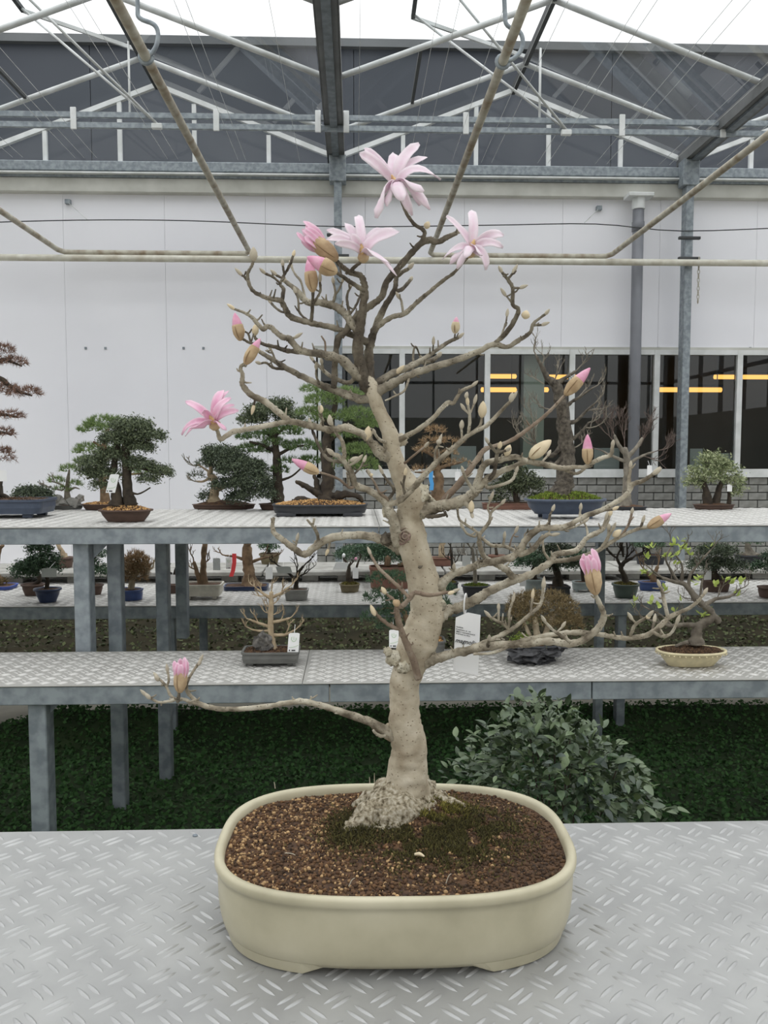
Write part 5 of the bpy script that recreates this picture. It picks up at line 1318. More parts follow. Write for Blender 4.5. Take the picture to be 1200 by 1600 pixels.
# ---- high middle bench
T = BT('larch_bonsai', 'bare reddish larch with flat twig pads in a slate-blue rectangular tray', ZTP, (-70, 80, 781, 811, 'slate', 8, 0.10, 0.62, 0.10)).soil(grit=M_graind)
T.wood([[(-22, 782, 26), (-16, 760, 20), (-22, 730, 13), (-24, 680, 11), (-20, 620, 9), (-14, 580, 7), (-8, 545, 4)], [(-20, 600, 5), (0, 592, 4.5), (14, 602, 3.5), (30, 612, 2.4), (50, 618, 1.4)],
        [(-14, 575, 4), (4, 562, 3), (20, 566, 2), (34, 572, 1.4)], [(-20, 650, 4), (5, 648, 2.6), (28, 652, 1.5)], [(-20, 680, 4), (4, 676, 2.4), (18, 680, 1.4)], [(-10, 774, 8), (8, 776, 4), (18, 782, 2)], [(-20, 590, 4), (-44, 592, 3), (-66, 596, 1.6)], [(-21, 630, 4), (-48, 630, 3), (-76, 630, 1.6)], [(-23, 668, 4), (-50, 668, 2.6), (-74, 668, 1.4)]], W_dark)
T.pads([(6, 548, 16, 11, 1.0), (22, 566, 20, 9, .9), (38, 614, 27, 10, .9), (10, 610, 18, 14, .7), (14, 650, 24, 8, .9), (6, 678, 18, 11, .7), (4, 714, 20, 16, .6), (-20, 560, 20, 20, .6), (-56, 590, 28, 10, .8), (-70, 626, 30, 10, .8), (-60, 664, 30, 9, .8), (-52, 700, 26, 9, .7), (-44, 552, 20, 9, .8)], G_larch, 'sprig')
T.tag(-2, 735, 10, 752, 'white tag hanging beside the reddish larch trunk', print_=False)
T = BT('spruce_bonsai', 'low dark spruce cushion beside the slate-blue tray', ZTP, (22, 76, 790, 800, 'black', 2.2, 0.2, 0.7, 0)).soil()
T.wood([[(50, 790, 3), (50, 775, 2)]], W_dark); T.pads([(50, 772, 30, 10, 2.2), (64, 776, 18, 8, 2)], G_dark)
T = BT('rock_bonsai', 'small wispy pine clasping grey rocks beside the slate-blue tray', ZTP, (80, 130, 790, 797, 'grey', 2.2, 0.2, 0.6, 0)).soil()
T.wood([[(106, 790, 6), (105, 770, 4), (106, 752, 3, -0.04), (108, 735, 1.5, -0.09)], [(106, 765, 2), (92, 755, 1.4), (76, 752, .8)], [(106, 768, 2), (116, 762, 1.4, -0.04), (124, 764, .8, -0.07)]], W_grey)
for k, (x, y, r) in enumerate(((96, 786, 9), (116, 786, 11), (90, 779, 8), (124, 779, 7), (104, 790, 8))):
    m = MB(); m.blob(T.P(x, y, -0.01), r * T.sc, k, 0.6, 2, (1, 0.8, .9), 1.5); m.v = [(x, y, max(z, ZTP + 0.001)) for x, y, z in m.v]; m.build('rock', M_block, T.t)
T.pads([(108, 735, 14, 8, .5, -32), (90, 752, 15, 6, .35, -6), (118, 757, 10, 5, .35, -24), (98, 765, 16, 5, .2, -8)], G_pine, 'needle'); T.twigs([(92, 756, -1, -.2, 14, 2), (80, 760, -1, .2, 12, 2), (100, 764, -.6, .2, 12, 2)], W_grey)
T = BT('pine_bonsai', 'light green pine standing behind the juniper with a printed tag', ZTP, (128, 190, 788, 798, 'brown', 2.2, 0.3, 0.7, 0)).soil(grit=M_grano)
T.wood([[(165, 790, 9), (163, 765, 6), (158, 730, 5), (162, 700, 4), (168, 670, 2.5)], [(158, 735, 3), (148, 728, 2, 0.03), (138, 723, 1.3, 0.045)], [(160, 700, 2.5), (146, 690, 1.6)], [(159, 722, 3), (182, 708, 2.2), (206, 701, 1.2)], [(159, 748, 3), (190, 742, 2.2), (222, 740, 1.2)], [(166, 684, 2.2), (190, 672, 1.6), (212, 669, 1)], [(160, 752, 2.4), (156, 746, 1.6, 0.03)]], W_brown)
T.pads([(166, 664, 34, 14, 1), (146, 672, 24, 10, .9), (142, 705, 28, 12, .9, 8), (138, 722, 22, 9, .8, 16), (200, 700, 28, 10, .7), (222, 738, 24, 9, .6), (154, 742, 20, 9, .7, 12), (210, 668, 16, 8, .7)], G_pine, 'needle')
T = BT('juniper_bonsai', 'dark juniper with twin trunks in a small brown bowl and a printed tag', ZTP, (155, 239, 797, 817, 'brown', 2.3, 0.45, 0.72, 0)).soil(mound=0.02, grit=M_grano, n=500)
T.wood([[(182, 790, 13), (183, 775, 9), (178, 745, 6), (180, 715, 4.5), (186, 690, 3)], [(204, 790, 11), (200, 770, 8), (198, 740, 6.5), (196, 700, 6), (204, 672, 4)], [(198, 730, 3), (222, 732, 2), (240, 738, 1.6), (256, 742, 1.2)], [(180, 735, 3), (156, 740, 2), (136, 748, 1.4)],
        [(198, 700, 3), (220, 694, 2), (236, 686, 1.4)], [(196, 765, 3), (215, 772, 1.4), (235, 762, 1)]], W_dark)
T.pads([(206, 666, 32, 12, 1.8), (236, 682, 22, 10, 1.7), (182, 688, 28, 12, 1.5), (200, 682, 32, 12, 1.5), (218, 700, 24, 10, 1.4), (172, 712, 26, 11, 1.4), (148, 724, 26, 10, 1.4), (166, 742, 26, 11, 1.3), (136, 738, 16, 8, 1.2), (222, 728, 22, 9, 1.4), (252, 738, 18, 10, 1.5), (232, 748, 16, 7, 1.2), (206, 722, 20, 10, 1.0), (158, 758, 18, 6, 1)], G_jun)
T.tag(165, 741, 179, 770, 'printed tag on the juniper in the small brown bowl', -0.25, dY=-0.10)
T = BT('driftwood_pine_bonsai', 'dense dark pine with bleached forked deadwood beside the umbrella pine', ZTP, (300, 400, 789, 797, 'brown', 2.2, 0.15, 0.5, 0)).soil(mound=0.022)
T.wood([[(334, 790, 16), (334, 775, 8), (337, 760, 6.5), (334, 748, 6), (328, 742, 5), (330, 732, 3), (324, 722, 2)], [(338, 765, 5), (350, 760, 4), (366, 756, 3), (374, 752, 2)], [(330, 745, 2.5), (318, 752, 2), (305, 752, 1)], [(328, 738, 2), (316, 730, 1.4), (308, 726, .8)]], W_tan)
T.pads([(352, 718, 34, 17, 1.8, -26), (376, 734, 40, 18, 1.8, -34), (340, 706, 24, 9, 1.5, -20), (392, 752, 34, 14, 1.5, -46), (362, 758, 34, 10, 1.4, -30), (402, 772, 30, 12, 1.2, -48), (372, 778, 18, 10, 1.2, -34), (322, 776, 12, 8, .8)], G_dark)
T.pads([(318, 728, 16, 10, .35), (308, 744, 14, 8, .3)], G_bush, 'sprig')
T.twigs([(318, 752, -1, 0, 14, 2), (308, 728, -1, -.2, 12, 2), (324, 722, -.3, -1, 10, 2)], W_grey)
T = BT('umbrella_pine_bonsai', 'tall pine with tiered umbrella crown and straight trunk behind the long black tray', ZTP, (404, 470, 788, 798, 'brown', 2.2, 0.2, 0.7, 0)).soil()
T.wood([[(434, 790, 13), (434, 770, 8.5), (433, 740, 7.5), (432, 712, 6), (430, 690, 5), (428, 660, 4)], [(432, 706, 3.5), (410, 696, 2.4), (390, 690, 1.6)], [(432, 712, 3), (456, 700, 2.2), (476, 696, 1.4)], [(434, 762, 4), (414, 758, 3, 0.03), (400, 760, 2, 0.06)], [(430, 690, 2.5), (412, 672, 1.6)], [(430, 680, 2.5), (450, 664, 1.6)], [(434, 752, 2.4), (456, 744, 1.6), (472, 730, 1)]], W_dark)
T.pads([(418, 642, 34, 12, 1.9), (396, 656, 24, 9, 1.8), (436, 634, 22, 10, 1.6), (452, 652, 26, 10, 1.4)], G_jun)
T.pads([(402, 684, 34, 9, 1, 10), (440, 676, 34, 11, 1), (396, 704, 32, 11, 1, 14), (474, 700, 32, 12, 1), (430, 694, 22, 9, .8), (484, 722, 20, 9, .9), (394, 728, 20, 10, .8, 18), (456, 722, 22, 8, .6), (436, 736, 16, 8, .8)], G_pined, 'needle')
T = BT('pine_group_bonsai', 'leaning green pine with rough dark roots in a long low black tray', ZTP, (424, 577, 789, 808, 'black', 3.2, 0.10, 0.55, 0.20)).soil(mound=0.022, grit=M_grano, n=1200)
T.wood([[(512, 786, 17), (510, 768, 10), (512, 740, 9), (510, 710, 9), (512, 680, 7), (520, 650, 5), (526, 620, 3)], [(505, 772, 8), (492, 768, 6), (474, 758, 4.5), (462, 752, 2)], [(520, 778, 8), (540, 772, 5), (560, 776, 4), (566, 784, 3)], [(498, 770, 6), (494, 752, 4), (490, 742, 2)],
        [(512, 690, 4), (536, 672, 3), (556, 664, 2)], [(514, 660, 3.5), (496, 646, 2.4), (484, 640, 1.5)], [(480, 786, 8), (470, 780, 6), (458, 784, 4)]], W_dark, jit=0.6)
T.pads([(506, 628, 34, 13, .9), (540, 618, 34, 13, .9), (486, 610, 17, 8, .8), (556, 648, 32, 11, .9), (520, 655, 38, 10, .8), (574, 664, 20, 12, 1), (488, 646, 26, 10, 1), (544, 680, 30, 12, .9), (560, 706, 30, 14, .9), (540, 726, 24, 12, .7), (572, 730, 22, 16, .8), (480, 668, 20, 8, .7)], G_pine, 'needle')
T = BT('brown_bonsai', 'leafless brown cypress with flat twig pads and a blue ribbon', ZTP, (650, 716, 788, 797, 'brown', 2.2, 0.2, 0.6, 0)).soil()
T.wood([[(686, 790, 16), (685, 770, 9), (685, 745, 7), (683, 730, 5.5), (680, 705, 3)], [(684, 732, 3.5), (704, 726, 2.4), (722, 722, 1.4)], [(682, 715, 3), (662, 704, 2), (648, 704, 1.2)], [(674, 784, 10), (668, 776, 6), (664, 784, 3)], [(683, 735, 3), (664, 738, 2), (648, 738, 1)]], W_brown, jit=0.5)
T.pads([(680, 674, 18, 8, .6), (664, 704, 22, 6, .5), (700, 690, 26, 6, .5), (676, 690, 22, 7, .5), (712, 722, 22, 5, .4), (660, 734, 22, 5, .4), (700, 708, 16, 5, .4)], G_tan, 'sprig')
rb = MB(); a_ = [T.P(x, y, -0.04) for x, y in ((674, 736), (673, 748), (675, 756), (674, 766))]
for i in range(3):
    p0, p1 = a_[i], a_[i + 1]; w_ = 3.0 * T.sc
    rb.add([p0 + [-w_, 0, 0], p0 + [w_, 0, 0], p1 + [w_, 0, 0], p1 + [-w_, 0, 0], p0 + [-w_, .001, 0], p0 + [w_, .001, 0], p1 + [w_, .001, 0], p1 + [-w_, .001, 0]], [(3, 2, 1, 0), (4, 5, 6, 7), (0, 1, 5, 4), (1, 2, 6, 5), (2, 3, 7, 6), (3, 0, 4, 7)])
tag(rb.build('ribbon', pmat('blue_ribbon', lin(80, 160, 222), rough=0.5), None), 'bright blue ribbon tied on the leafless brown cypress', 'ribbon')
T.tag(711, 737, 719, 751, 'small white tag behind the brown cypress twigs', print_=False)
T = BT('evergreen_bush', 'dark leafy bush in a flat brown tray before the brick base', ZTP, (752, 850, 787, 797, 'terra', 4, 0.1, 0.4, 0)).soil()
T.wood([[(808, 788, 6), (806, 770, 4), (812, 750, 2.5)], [(806, 772, 3), (790, 755, 2)], [(808, 768, 3), (826, 752, 2)]], W_dark)
T.pads([(812, 752, 30, 18, .8), (792, 764, 24, 14, .7), (830, 762, 22, 16, .7), (806, 740, 20, 12, .6), (780, 780, 14, 8, .5), (836, 780, 14, 8, .5)], G_bush, 'leaf')
W_gnarl = wood('gnarled_wood', lin(112, 104, 92), lin(48, 42, 36), scale=70)
T = BT('mossy_maple_bonsai', 'large bare gnarled tree on bright moss in a footed slate-blue tray', ZTP, (817, 948, 780, 812, 'slate', 2.4, 0.42, 0.6, 0.07)).soil(mound=0.03).mossy(M_mossb, 0.036, 2600)
T.wood([[(880, 790, 26), (880, 768, 18), (882, 750, 15), (886, 720, 12), (884, 690, 11), (880, 660, 11), (876, 630, 11), (872, 608, 9), (866, 596, 7)], [(872, 606, 7), (856, 590, 5), (846, 572, 3), (838, 556, 2)], [(868, 600, 6), (884, 590, 3), (900, 580, 2)], [(886, 660, 4), (900, 658, 3), (916, 642, 2), (932, 628, 1.2)], [(876, 700, 5), (862, 712, 4), (848, 705, 2)],
        [(888, 690, 4), (905, 678, 2.4), (920, 660, 1.4)], [(880, 640, 5), (890, 630, 3), (906, 620, 2), (926, 606, 1.2)], [(882, 712, 5), (868, 726, 4), (858, 722, 2.4)], [(848, 708, 2.4), (836, 690, 1.6), (834, 664, 1)]], W_gnarl, jit=0.5)
T.twigs([(838, 556, -.3, -1, 16, 3), (846, 572, .5, -1, 18, 3), (866, 596, .2, -1, 18, 3), (900, 580, .6, -.6, 18, 3), (916, 642, 1, -.4, 18, 3), (932, 628, .6, -.6, 14, 2), (848, 705, -1, -.5, 22, 4), (836, 690, -.8, -.8, 20, 4), (834, 664, -.2, -1, 18, 4), (920, 660, 1, -.2, 18, 3), (926, 606, 1, -.5, 16, 3), (880, 620, .6, -.6, 18, 3), (860, 640, -1, -.3, 18, 3), (848, 700, -1, -.1, 26, 4), (830, 690, -1, -.6, 20, 3), (905, 620, .8, -.8, 16, 3), (890, 700, 1, -.2, 22, 3), (850, 600, -.8, -.5, 16, 3), (912, 668, 1, .1, 18, 3)], W_grey, r=0.75, nch=2)
T = BT('bare_maple_bonsai', 'fine-twigged bare tree with spreading surface roots before the brick base', ZTP, (958, 1012, 792, 798, 'black', 2.2, 0.2, 0.6, 0)).soil()
T.wood([[(978, 794, 10), (979, 775, 7), (980, 750, 6), (980, 720, 5.5), (976, 700, 4)], [(980, 715, 4), (994, 700, 3), (1004, 684, 2)], [(979, 712, 4), (966, 694, 3), (960, 680, 2)], [(978, 722, 3), (955, 712, 2), (940, 704, 1.3)], [(981, 725, 3), (1004, 712, 2), (1022, 706, 1.2)], [(978, 792, 6), (965, 794, 4), (950, 798, 2)], [(980, 792, 6), (994, 795, 4), (1006, 797, 2)], [(980, 796, 5), (984, 798, 3)]], W_grey, jit=0.4)
T.twigs([(1004, 684, .5, -1, 18, 4), (960, 680, -.4, -1, 18, 4), (976, 700, 0, -1, 22, 4), (940, 704, -1, -.3, 18, 3), (1022, 706, 1, -.2, 16, 4), (994, 700, .8, -.6, 18, 4), (966, 694, -.8, -.6, 18, 4), (1004, 712, 1, .2, 16, 3)], W_twig, r=0.55, nch=3)
T.tag(1011, 727, 1019, 745, 'small white tag beside the fine-twigged bare tree', print_=False)
T = BT('azalea_bonsai', 'compact pale sage-leaved bush beside the steel post', ZTP, (1082, 1148, 789, 797, 'brown', 2.4, 0.2, 0.6, 0)).soil()
T.wood([[(1106, 790, 9), (1104, 772, 6), (1100, 755, 4), (1104, 735, 3)], [(1118, 790, 7), (1122, 770, 5), (1128, 752, 3)], [(1138, 790, 4), (1140, 775, 3), (1136, 760, 2)]], W_dark, jit=0.4)
T.pads([(1112, 720, 22, 12, .9), (1098, 738, 26, 11, .8), (1132, 736, 24, 11, .8), (1082, 754, 16, 8, .8), (1148, 752, 18, 9, .7), (1114, 748, 26, 9, .7), (1150, 768, 10, 12, .5), (1128, 724, 14, 9, .6)], G_small, 'leaf')
T.tag(1136, 757, 1144, 768, 'tiny white tag in the pale sage-leaved bush', print_=False)

# ---- low front bench
T = BT('dwarf_maple_bonsai', 'tiny bare tree gripping a dark rock in a grey rectangular tray', ZL, (378, 470, 1020, 1043, 'grey', 9, 0.10, 0.62, 0.10)).soil(mound=0.006, grit=M_graind, n=600)
T.wood([[(428, 1022, 9), (426, 1008, 6), (423, 985, 5), (423, 960, 4.5), (424, 940, 4), (424, 925, 3)], [(424, 972, 3), (438, 970, 2.4), (452, 966, 1.6)], [(424, 980, 2.6), (405, 974, 2), (390, 968, 1.4)], [(426, 992, 3), (445, 992, 2.4), (460, 985, 1.6)], [(424, 985, 2.6), (408, 986, 2), (394, 984, 1.4)], [(424, 936, 3), (412, 928, 2), (402, 920, 1.4)], [(424, 934, 3), (440, 926, 2), (450, 918, 1.4)]], W_tan, jit=0.4)
m = MB(); m.blob(T.P(411, 1004, -0.01), 15 * T.sc, 4, 0.5, 3, (.9, .8, 1.15), 1.5); m.build('rock', pmat('dark_rock', lin(70, 68, 66), lin(110, 106, 100), 60, rough=0.9, bump=0.8, bscale=120), T.t)
T.twigs([(x, y, dx, dy_, 10, 3) for x, y, dx, dy_ in ((452, 966, 1, -.6), (438, 970, .5, -1), (390, 968, -1, -.5), (404, 974, -.4, -1), (460, 985, 1, -.5), (445, 992, .5, -.8), (394, 984, -1, -.6), (402, 920, -.9, -.5), (412, 928, -.6, -.8), (450, 918, .9, -.6), (440, 926, .4, -1), (424, 925, 0, -1), (424, 945, 1, -.4), (424, 948, -1, -.3), (424, 958, -1, 0), (424, 960, 1, 0), (418, 930, -1, .1), (432, 930, 1, .1))], W_tan, r=0.72, spread=0.6, nch=2)
T.tag(449, 989, 466, 1019, 'printed tag stuck in the grey rectangular tray', -0.08, dY=-0.05)
T = BT('cypress_bonsai', 'feathery green cypress half hidden by the magnolia trunk', ZL, (612, 697, 1003, 1022, 'grey', 6, 0.12, 0.6, 0)).soil(grit=M_grano)
T.wood([[(650, 1005, 6), (640, 980, 5), (630, 950, 4), (625, 920, 3)], [(630, 955, 3), (606, 950, 1.6), (590, 955, 1)]], W_brown)
T.pads([(606, 905, 34, 14, .8), (596, 935, 30, 16, .7), (592, 965, 30, 14, .6), (624, 950, 26, 30, .6), (610, 980, 24, 10, .5), (690, 955, 16, 26, .7), (700, 925, 12, 14, .5)], G_bluegreen, 'needle')
T.tag(608, 984, 623, 1012, 'printed tag hanging beside the magnolia trunk above the low bench', 0.0, dY=-0.10)
T = BT('dome_bonsai', 'brown twiggy dome-shaped bush on a jagged dark slate', ZL, (800, 880, 1008, 1036, 'black', 2.2, 0.6, 0.6, 0)).soil()
for k, (x, y, r, sx) in enumerate(((822, 1022, 16, 1.9), (850, 1018, 13, 2.0), (874, 1010, 7, 1.8), (808, 1012, 8, 1.7), (838, 1032, 10, 2.4))):
    m = MB(); m.blob(T.P(x, y, -0.02), r * T.sc, k + 20, 0.7, 3, (sx, 1.6, .75), 1.6); m.v = [(x, y, max(z, ZL + 0.001)) for x, y, z in m.v]; m.build('slate', pmat('slate_rock', lin(46, 46, 48), lin(86, 86, 88), 50, rough=0.6, bump=0.9, bscale=90), T.t)
T.wood([[(842, 1008, 10), (838, 985, 5), (836, 965, 4)], [(848, 1006, 6), (856, 980, 4), (866, 960, 3)], [(832, 1010, 6), (826, 990, 3), (818, 970, 2)]], W_pale, jit=0.5)
T.pads([(850, 958, 58, 38, .9), (880, 975, 32, 22, .8), (820, 950, 32, 26, .8)], G_brown, 'sprig')
T.pads([(816, 1000, 18, 6, .7), (850, 1006, 20, 5, .5)], M_mossb, 'scale', 'moss')
W_lgrey = wood('mid_grey_wood', lin(122, 114, 102), lin(82, 74, 64))
T = BT('leafing_bonsai', 'spreading grey tree with fresh lime leaves in a cream oval pot', ZL, (1022, 1136, 1019, 1045, 'cream', 2.2, 0.55, 0.62, 0)).soil(mound=0.012, grit=M_graind, n=900)
for k in range(36):
    an = 2 * PI * k / 36
    m = MB(); x, y = outline(T.w / 2 - 0.001, T.d / 2 - 0.001, 36, k, 2.2); m.blob((T.c[0] + x, T.c[1] + y, ZL + T.h * 0.84), 0.0030, k, 0.0, 1, (1, 1, .9)); m.build('rim_bead', POTS['cream'], T.t, True)
T.wood([[(1088, 1006, 14), (1088, 995, 9), (1090, 982, 8), (1098, 974, 7), (1110, 966, 7), (1112, 958, 6), (1100, 946, 5.5), (1088, 935, 5.5), (1078, 922, 4.5), (1068, 912, 4), (1050, 908, 3), (1034, 902, 2)], [(1110, 962, 6), (1118, 966, 6), (1124, 972, 5)], [(1088, 978, 5), (1070, 976, 4), (1050, 978, 3), (1034, 974, 2), (1012, 968, 1.4)], [(1100, 946, 4), (1118, 936, 3), (1140, 932, 2), (1156, 920, 1.4)],
        [(1076, 920, 3), (1078, 900, 2.4), (1086, 888, 2), (1096, 875, 1.6), (1110, 860, 1.2)], [(1060, 910, 2.6), (1048, 890, 2), (1040, 872, 1.4), (1048, 856, 1)], [(1064, 912, 2.4), (1066, 885, 1.8), (1056, 868, 1.2)], [(1050, 978, 2), (1034, 962, 1.6), (1014, 952, 1.1), (1000, 945, .9)], [(1094, 940, 2.4), (1096, 915, 1.8), (1098, 905, 1.2)], [(1034, 902, 1.6), (1018, 890, 1.2), (1006, 880, .9)],
        [(1075, 1004, 4), (1064, 1006, 3), (1055, 1010, 2)]], W_lgrey, jit=0.35)
T.twigs([(x, y, dx, dy_, 15, 3) for x, y, dx, dy_ in ((1034, 902, -1, -.2), (1012, 968, -1, -.3), (1156, 920, 1, -.6), (1140, 932, 1, -.1), (1110, 860, .5, -1), (1048, 856, 0, -1), (1098, 905, .3, -1), (1040, 872, -.8, -.5), (1078, 895, .8, -.6), (1060, 868, .3, -1), (1014, 952, -1, -.5), (1034, 974, -.6, -.6), (1088, 935, -1, .2), (1068, 912, .2, -1), (1050, 908, -.3, -1), (1120, 936, .5, -1), (1100, 950, -1, -.2), (1070, 976, -.5, -.8))], W_lgrey, r=0.6, nch=2)
lf = bpy.data.meshes.new('leaf'); lf.from_pydata([(0, 0, 0), (.25, .22, .03), (.6, .26, .05), (1, 0, .1), (.6, -.26, .05), (.25, -.22, .03), (.3, 0, 0), (.65, 0, .02)], [], [(0, 1, 6), (1, 2, 7, 6), (2, 3, 7), (3, 4, 7), (4, 5, 6, 7), (5, 0, 6)])
lf.materials.append(pmat('lime_leaf', lin(166, 186, 88), lin(196, 208, 122), 40, rough=0.6, trans=0.3))
def put_leaf(me, parent, p, d, ln, roll=0.0):
    o = bpy.data.objects.new('leaf', me); COL.objects.link(o); o.parent = parent; o.matrix_parent_inverse = Matrix.Translation(-parent.location)
    o.matrix_basis = Matrix.Translation(V(p)) @ V(d).to_track_quat('X', 'Z').to_matrix().to_4x4() @ Matrix.Rotation(roll, 4, 'X') @ Matrix.Scale(ln, 4)
    return o
for (x, y, n_) in ((1018, 855, 5), (1052, 852, 6), (1062, 845, 3), (1010, 873, 6), (1044, 873, 5), (1066, 857, 5), (1078, 865, 4), (1110, 855, 3), (1058, 870, 4), (1000, 895, 4), (1012, 898, 5), (1056, 882, 3), (1036, 870, 3), (1072, 860, 3), (1092, 905, 6), (1086, 912, 4), (1132, 908, 6), (1144, 910, 6), (1158, 910, 5), (1150, 930, 5), (1098, 962, 7), (1106, 955, 3), (1016, 942, 4), (990, 948, 3), (1030, 950, 3), (1040, 922, 4), (1062, 938, 3), (1054, 955, 3), (994, 938, 2), (1118, 915, 3)):
    for k in range(n_):
        d = (T.rnd.uniform(-1, 1), T.rnd.uniform(-1, .6), T.rnd.uniform(0.0, 1.2))
        put_leaf(lf, T.t, T.P(x + T.rnd.uniform(-3, 3), y + T.rnd.uniform(-3, 3)), d, T.rnd.uniform(8, 13) * T.sc, T.rnd.uniform(-.6, .6))

# ---- shaded low bench behind
def small(name, lab, pot, trunk, wmat, pads=(), pmat_=None, kind='scale', tw=(), moss=None, r=0.8, zs=None):
    t = BT(name, lab, ZL if zs is None else zs, pot).soil(mound=0.006)
    if moss: t.mossy(moss, 0.014, 500)
    t.wood(trunk, wmat, jit=0.4)
    if pads: t.pads(pads, pmat_, kind)
    if tw: t.twigs(tw, wmat, r=r, nch=2)
    return t
T = small('spruce_bonsai', 'little conifer in a tapered navy pot on the shaded bench', (54, 96, 921, 943, 'navy', 2.2, 0.45, 0.9, 0), [[(73, 920, 4), (74, 905, 3), (70, 890, 3), (64, 870, 2), (62, 850, 1.4)]], W_dark, [(62, 858, 20, 14, 1), (70, 874, 24, 10, .9), (50, 884, 24, 9, 1), (76, 888, 20, 9, .9), (38, 896, 20, 9, 1), (64, 842, 12, 10, .8)], G_bluegreen)
T.tag(65, 888, 88, 902, 'grey slanting tag on the conifer in the navy pot', 0.0, dY=-0.115, print_=False)
small('leaning_conifer', 'sparse conifer in a brown tapered pot just behind the navy pot', (34, 70, 914, 932, 'brown', 2.2, 0.35, 0.9, 0), [[(54, 914, 4), (62, 905, 3.5), (56, 892, 3), (44, 884, 2)]], W_dark, [(40, 888, 22, 9, .9), (58, 878, 18, 8, .8)], G_bluegreen)
small('royal_tray_bonsai', 'earthy mound in a flat royal-blue tray at the bench end', (-40, 24, 917, 923, 'royal', 6, 0.1, 0.7, 0), [[(0, 915, 6), (-6, 890, 5), (-2, 860, 4), (6, 852, 2)]], W_brown, [(-2, 910, 14, 6, 1)], G_brown, 'sprig')
small('conifer_bonsai', 'conifer with layered pads in a brown tapered pot behind the pale steel leg', (128, 162, 915, 931, 'brown', 2.2, 0.3, 0.9, 0), [[(146, 915, 4), (142, 900, 3.4), (146, 880, 2.6), (150, 862, 1.6)]], W_dark, [(148, 866, 18, 9, 1), (152, 892, 18, 9, 1.1), (140, 878, 16, 7, .9)], G_bluegreen)
small('root_ball_bonsai', 'tangled ball of pale roots and stems in an oval blue pot', (172, 224, 923, 940, 'blue', 2.3, 0.10, 0.75, 0), [[(205, 922, 6), (206, 905, 4), (208, 885, 3)]], W_pale, [(212, 886, 22, 26, 1.6), (212, 900, 20, 22, 1.2)], G_tan, 'sprig', [(205 + 3 * k, 905 - 4 * (k % 5), (-1) ** k, -.5, 12, 2) for k in range(10)], r=1.2)
small('brown_pot_bonsai', 'small twiggy tree with a white tag in a low brown pot between the legs', (262, 288, 914, 928, 'brown', 2.4, 0.2, 0.8, 0), [[(274, 914, 3), (272, 900, 2.4), (276, 885, 1.6)]], W_dark, (), None, 'scale', [(274, 900, -1, -.6, 12, 2), (276, 885, .5, -1, 12, 2)]).tag(265, 898, 274, 912, 'white tag on the small twiggy tree between the steel legs', print_=False)
T = small('twin_trunk_bonsai', 'bare double-trunked tree in a cream rectangular tray on the shaded bench', (286, 349, 914, 938, 'white', 9, 0.16, 0.7, 0.10), [[(320, 915, 8), (318, 900, 5), (318, 880, 4.5), (320, 850, 4)], [(314, 914, 5), (308, 895, 3.5), (303, 878, 2.4)]], W_brown, (), None, 'scale', [(303, 878, -.4, -1, 14, 2), (318, 880, .8, -.4, 12, 2), (306, 890, -1, -.3, 12, 2)])
T.tag(333, 872, 344, 891, 'dull grey tag beside the double-trunked tree', print_=False)
T = small('stout_bonsai', 'stout tan flared trunk in a thin blue tray with a red ribbon', (350, 420, 917, 924, 'navy', 6, 0.05, 0.6, 0), [[(392, 918, 20), (390, 905, 11), (388, 885, 8), (386, 860, 7.5), (387, 848, 6)], [(388, 880, 3), (410, 872, 2), (424, 870, 1.2)], [(386, 876, 3), (368, 870, 2), (352, 868, 1.2)]], W_brown, (), None, 'scale', [(424, 870, 1, -.3, 10, 2), (352, 868, -1, -.4, 10, 2), (410, 872, .4, -1, 10, 2)])
T.tag(353, 871, 362, 889, 'white tag with green print next to the red ribbon', dY=-0.05)
rb = MB(); a_ = [T.P(x, y, -0.06) for x, y in ((366, 865), (366, 880), (364, 892), (361, 901))]
for i in range(3):
    p0, p1 = a_[i], a_[i + 1]; w_ = 3.2 * T.sc
    rb.add([p0 + [-w_, 0, 0], p0 + [w_, 0, 0], p1 + [w_, 0, 0], p1 + [-w_, 0, 0], p0 + [-w_, .001, 0], p0 + [w_, .001, 0], p1 + [w_, .001, 0], p1 + [-w_, .001, 0]], [(3, 2, 1, 0), (4, 5, 6, 7), (0, 1, 5, 4), (1, 2, 6, 5), (2, 3, 7, 6), (3, 0, 4, 7)])
tag(rb.build('ribbon', pmat('red_ribbon', lin(232, 74, 78), rough=0.6), None), 'red ribbon tied on the stout tan trunk', 'ribbon')
T.tag(415, 886, 426, 905, 'light grey tag behind the dwarf tree on its dark rock', print_=False)
T = small('grey_pot_bonsai', 'bare dark tree in a light grey rectangular pot on the shaded bench', (444, 483, 922, 939, 'lgrey', 7, 0.2, 0.75, 0), [[(463, 922, 5), (463, 910, 3.4), (466, 895, 2.6), (474, 885, 2)], [(463, 906, 2.6), (450, 895, 2), (440, 886, 1.4)]], W_dark, (), None, 'scale', [(474, 885, .7, -.8, 13, 3), (440, 886, -.8, -.6, 13, 3), (464, 895, 0, -1, 13, 3), (466, 900, 1, -.5, 13, 3)])
T.tag(434, 885, 457, 896, 'bright white tag lying in the bare tree of the grey pot', 0.3, dY=-0.06, print_=False)
T = small('quince_bonsai', 'tiny mossy tree with pink buds in a round earthen pot', (530, 563, 914, 927, 'moss', 2.1, 0.2, 0.95, 0), [[(546, 914, 5), (544, 900, 4), (545, 885, 2.4), (536, 872, 1.4)], [(548, 912, 3), (554, 895, 2.2), (560, 878, 1.4)], [(545, 888, 2), (548, 878, 1.2)]], W_dark, (), None, 'scale', [(545, 885, .6, -.6, 8, 1), (560, 878, .3, -1, 8, 1)], M_moss)
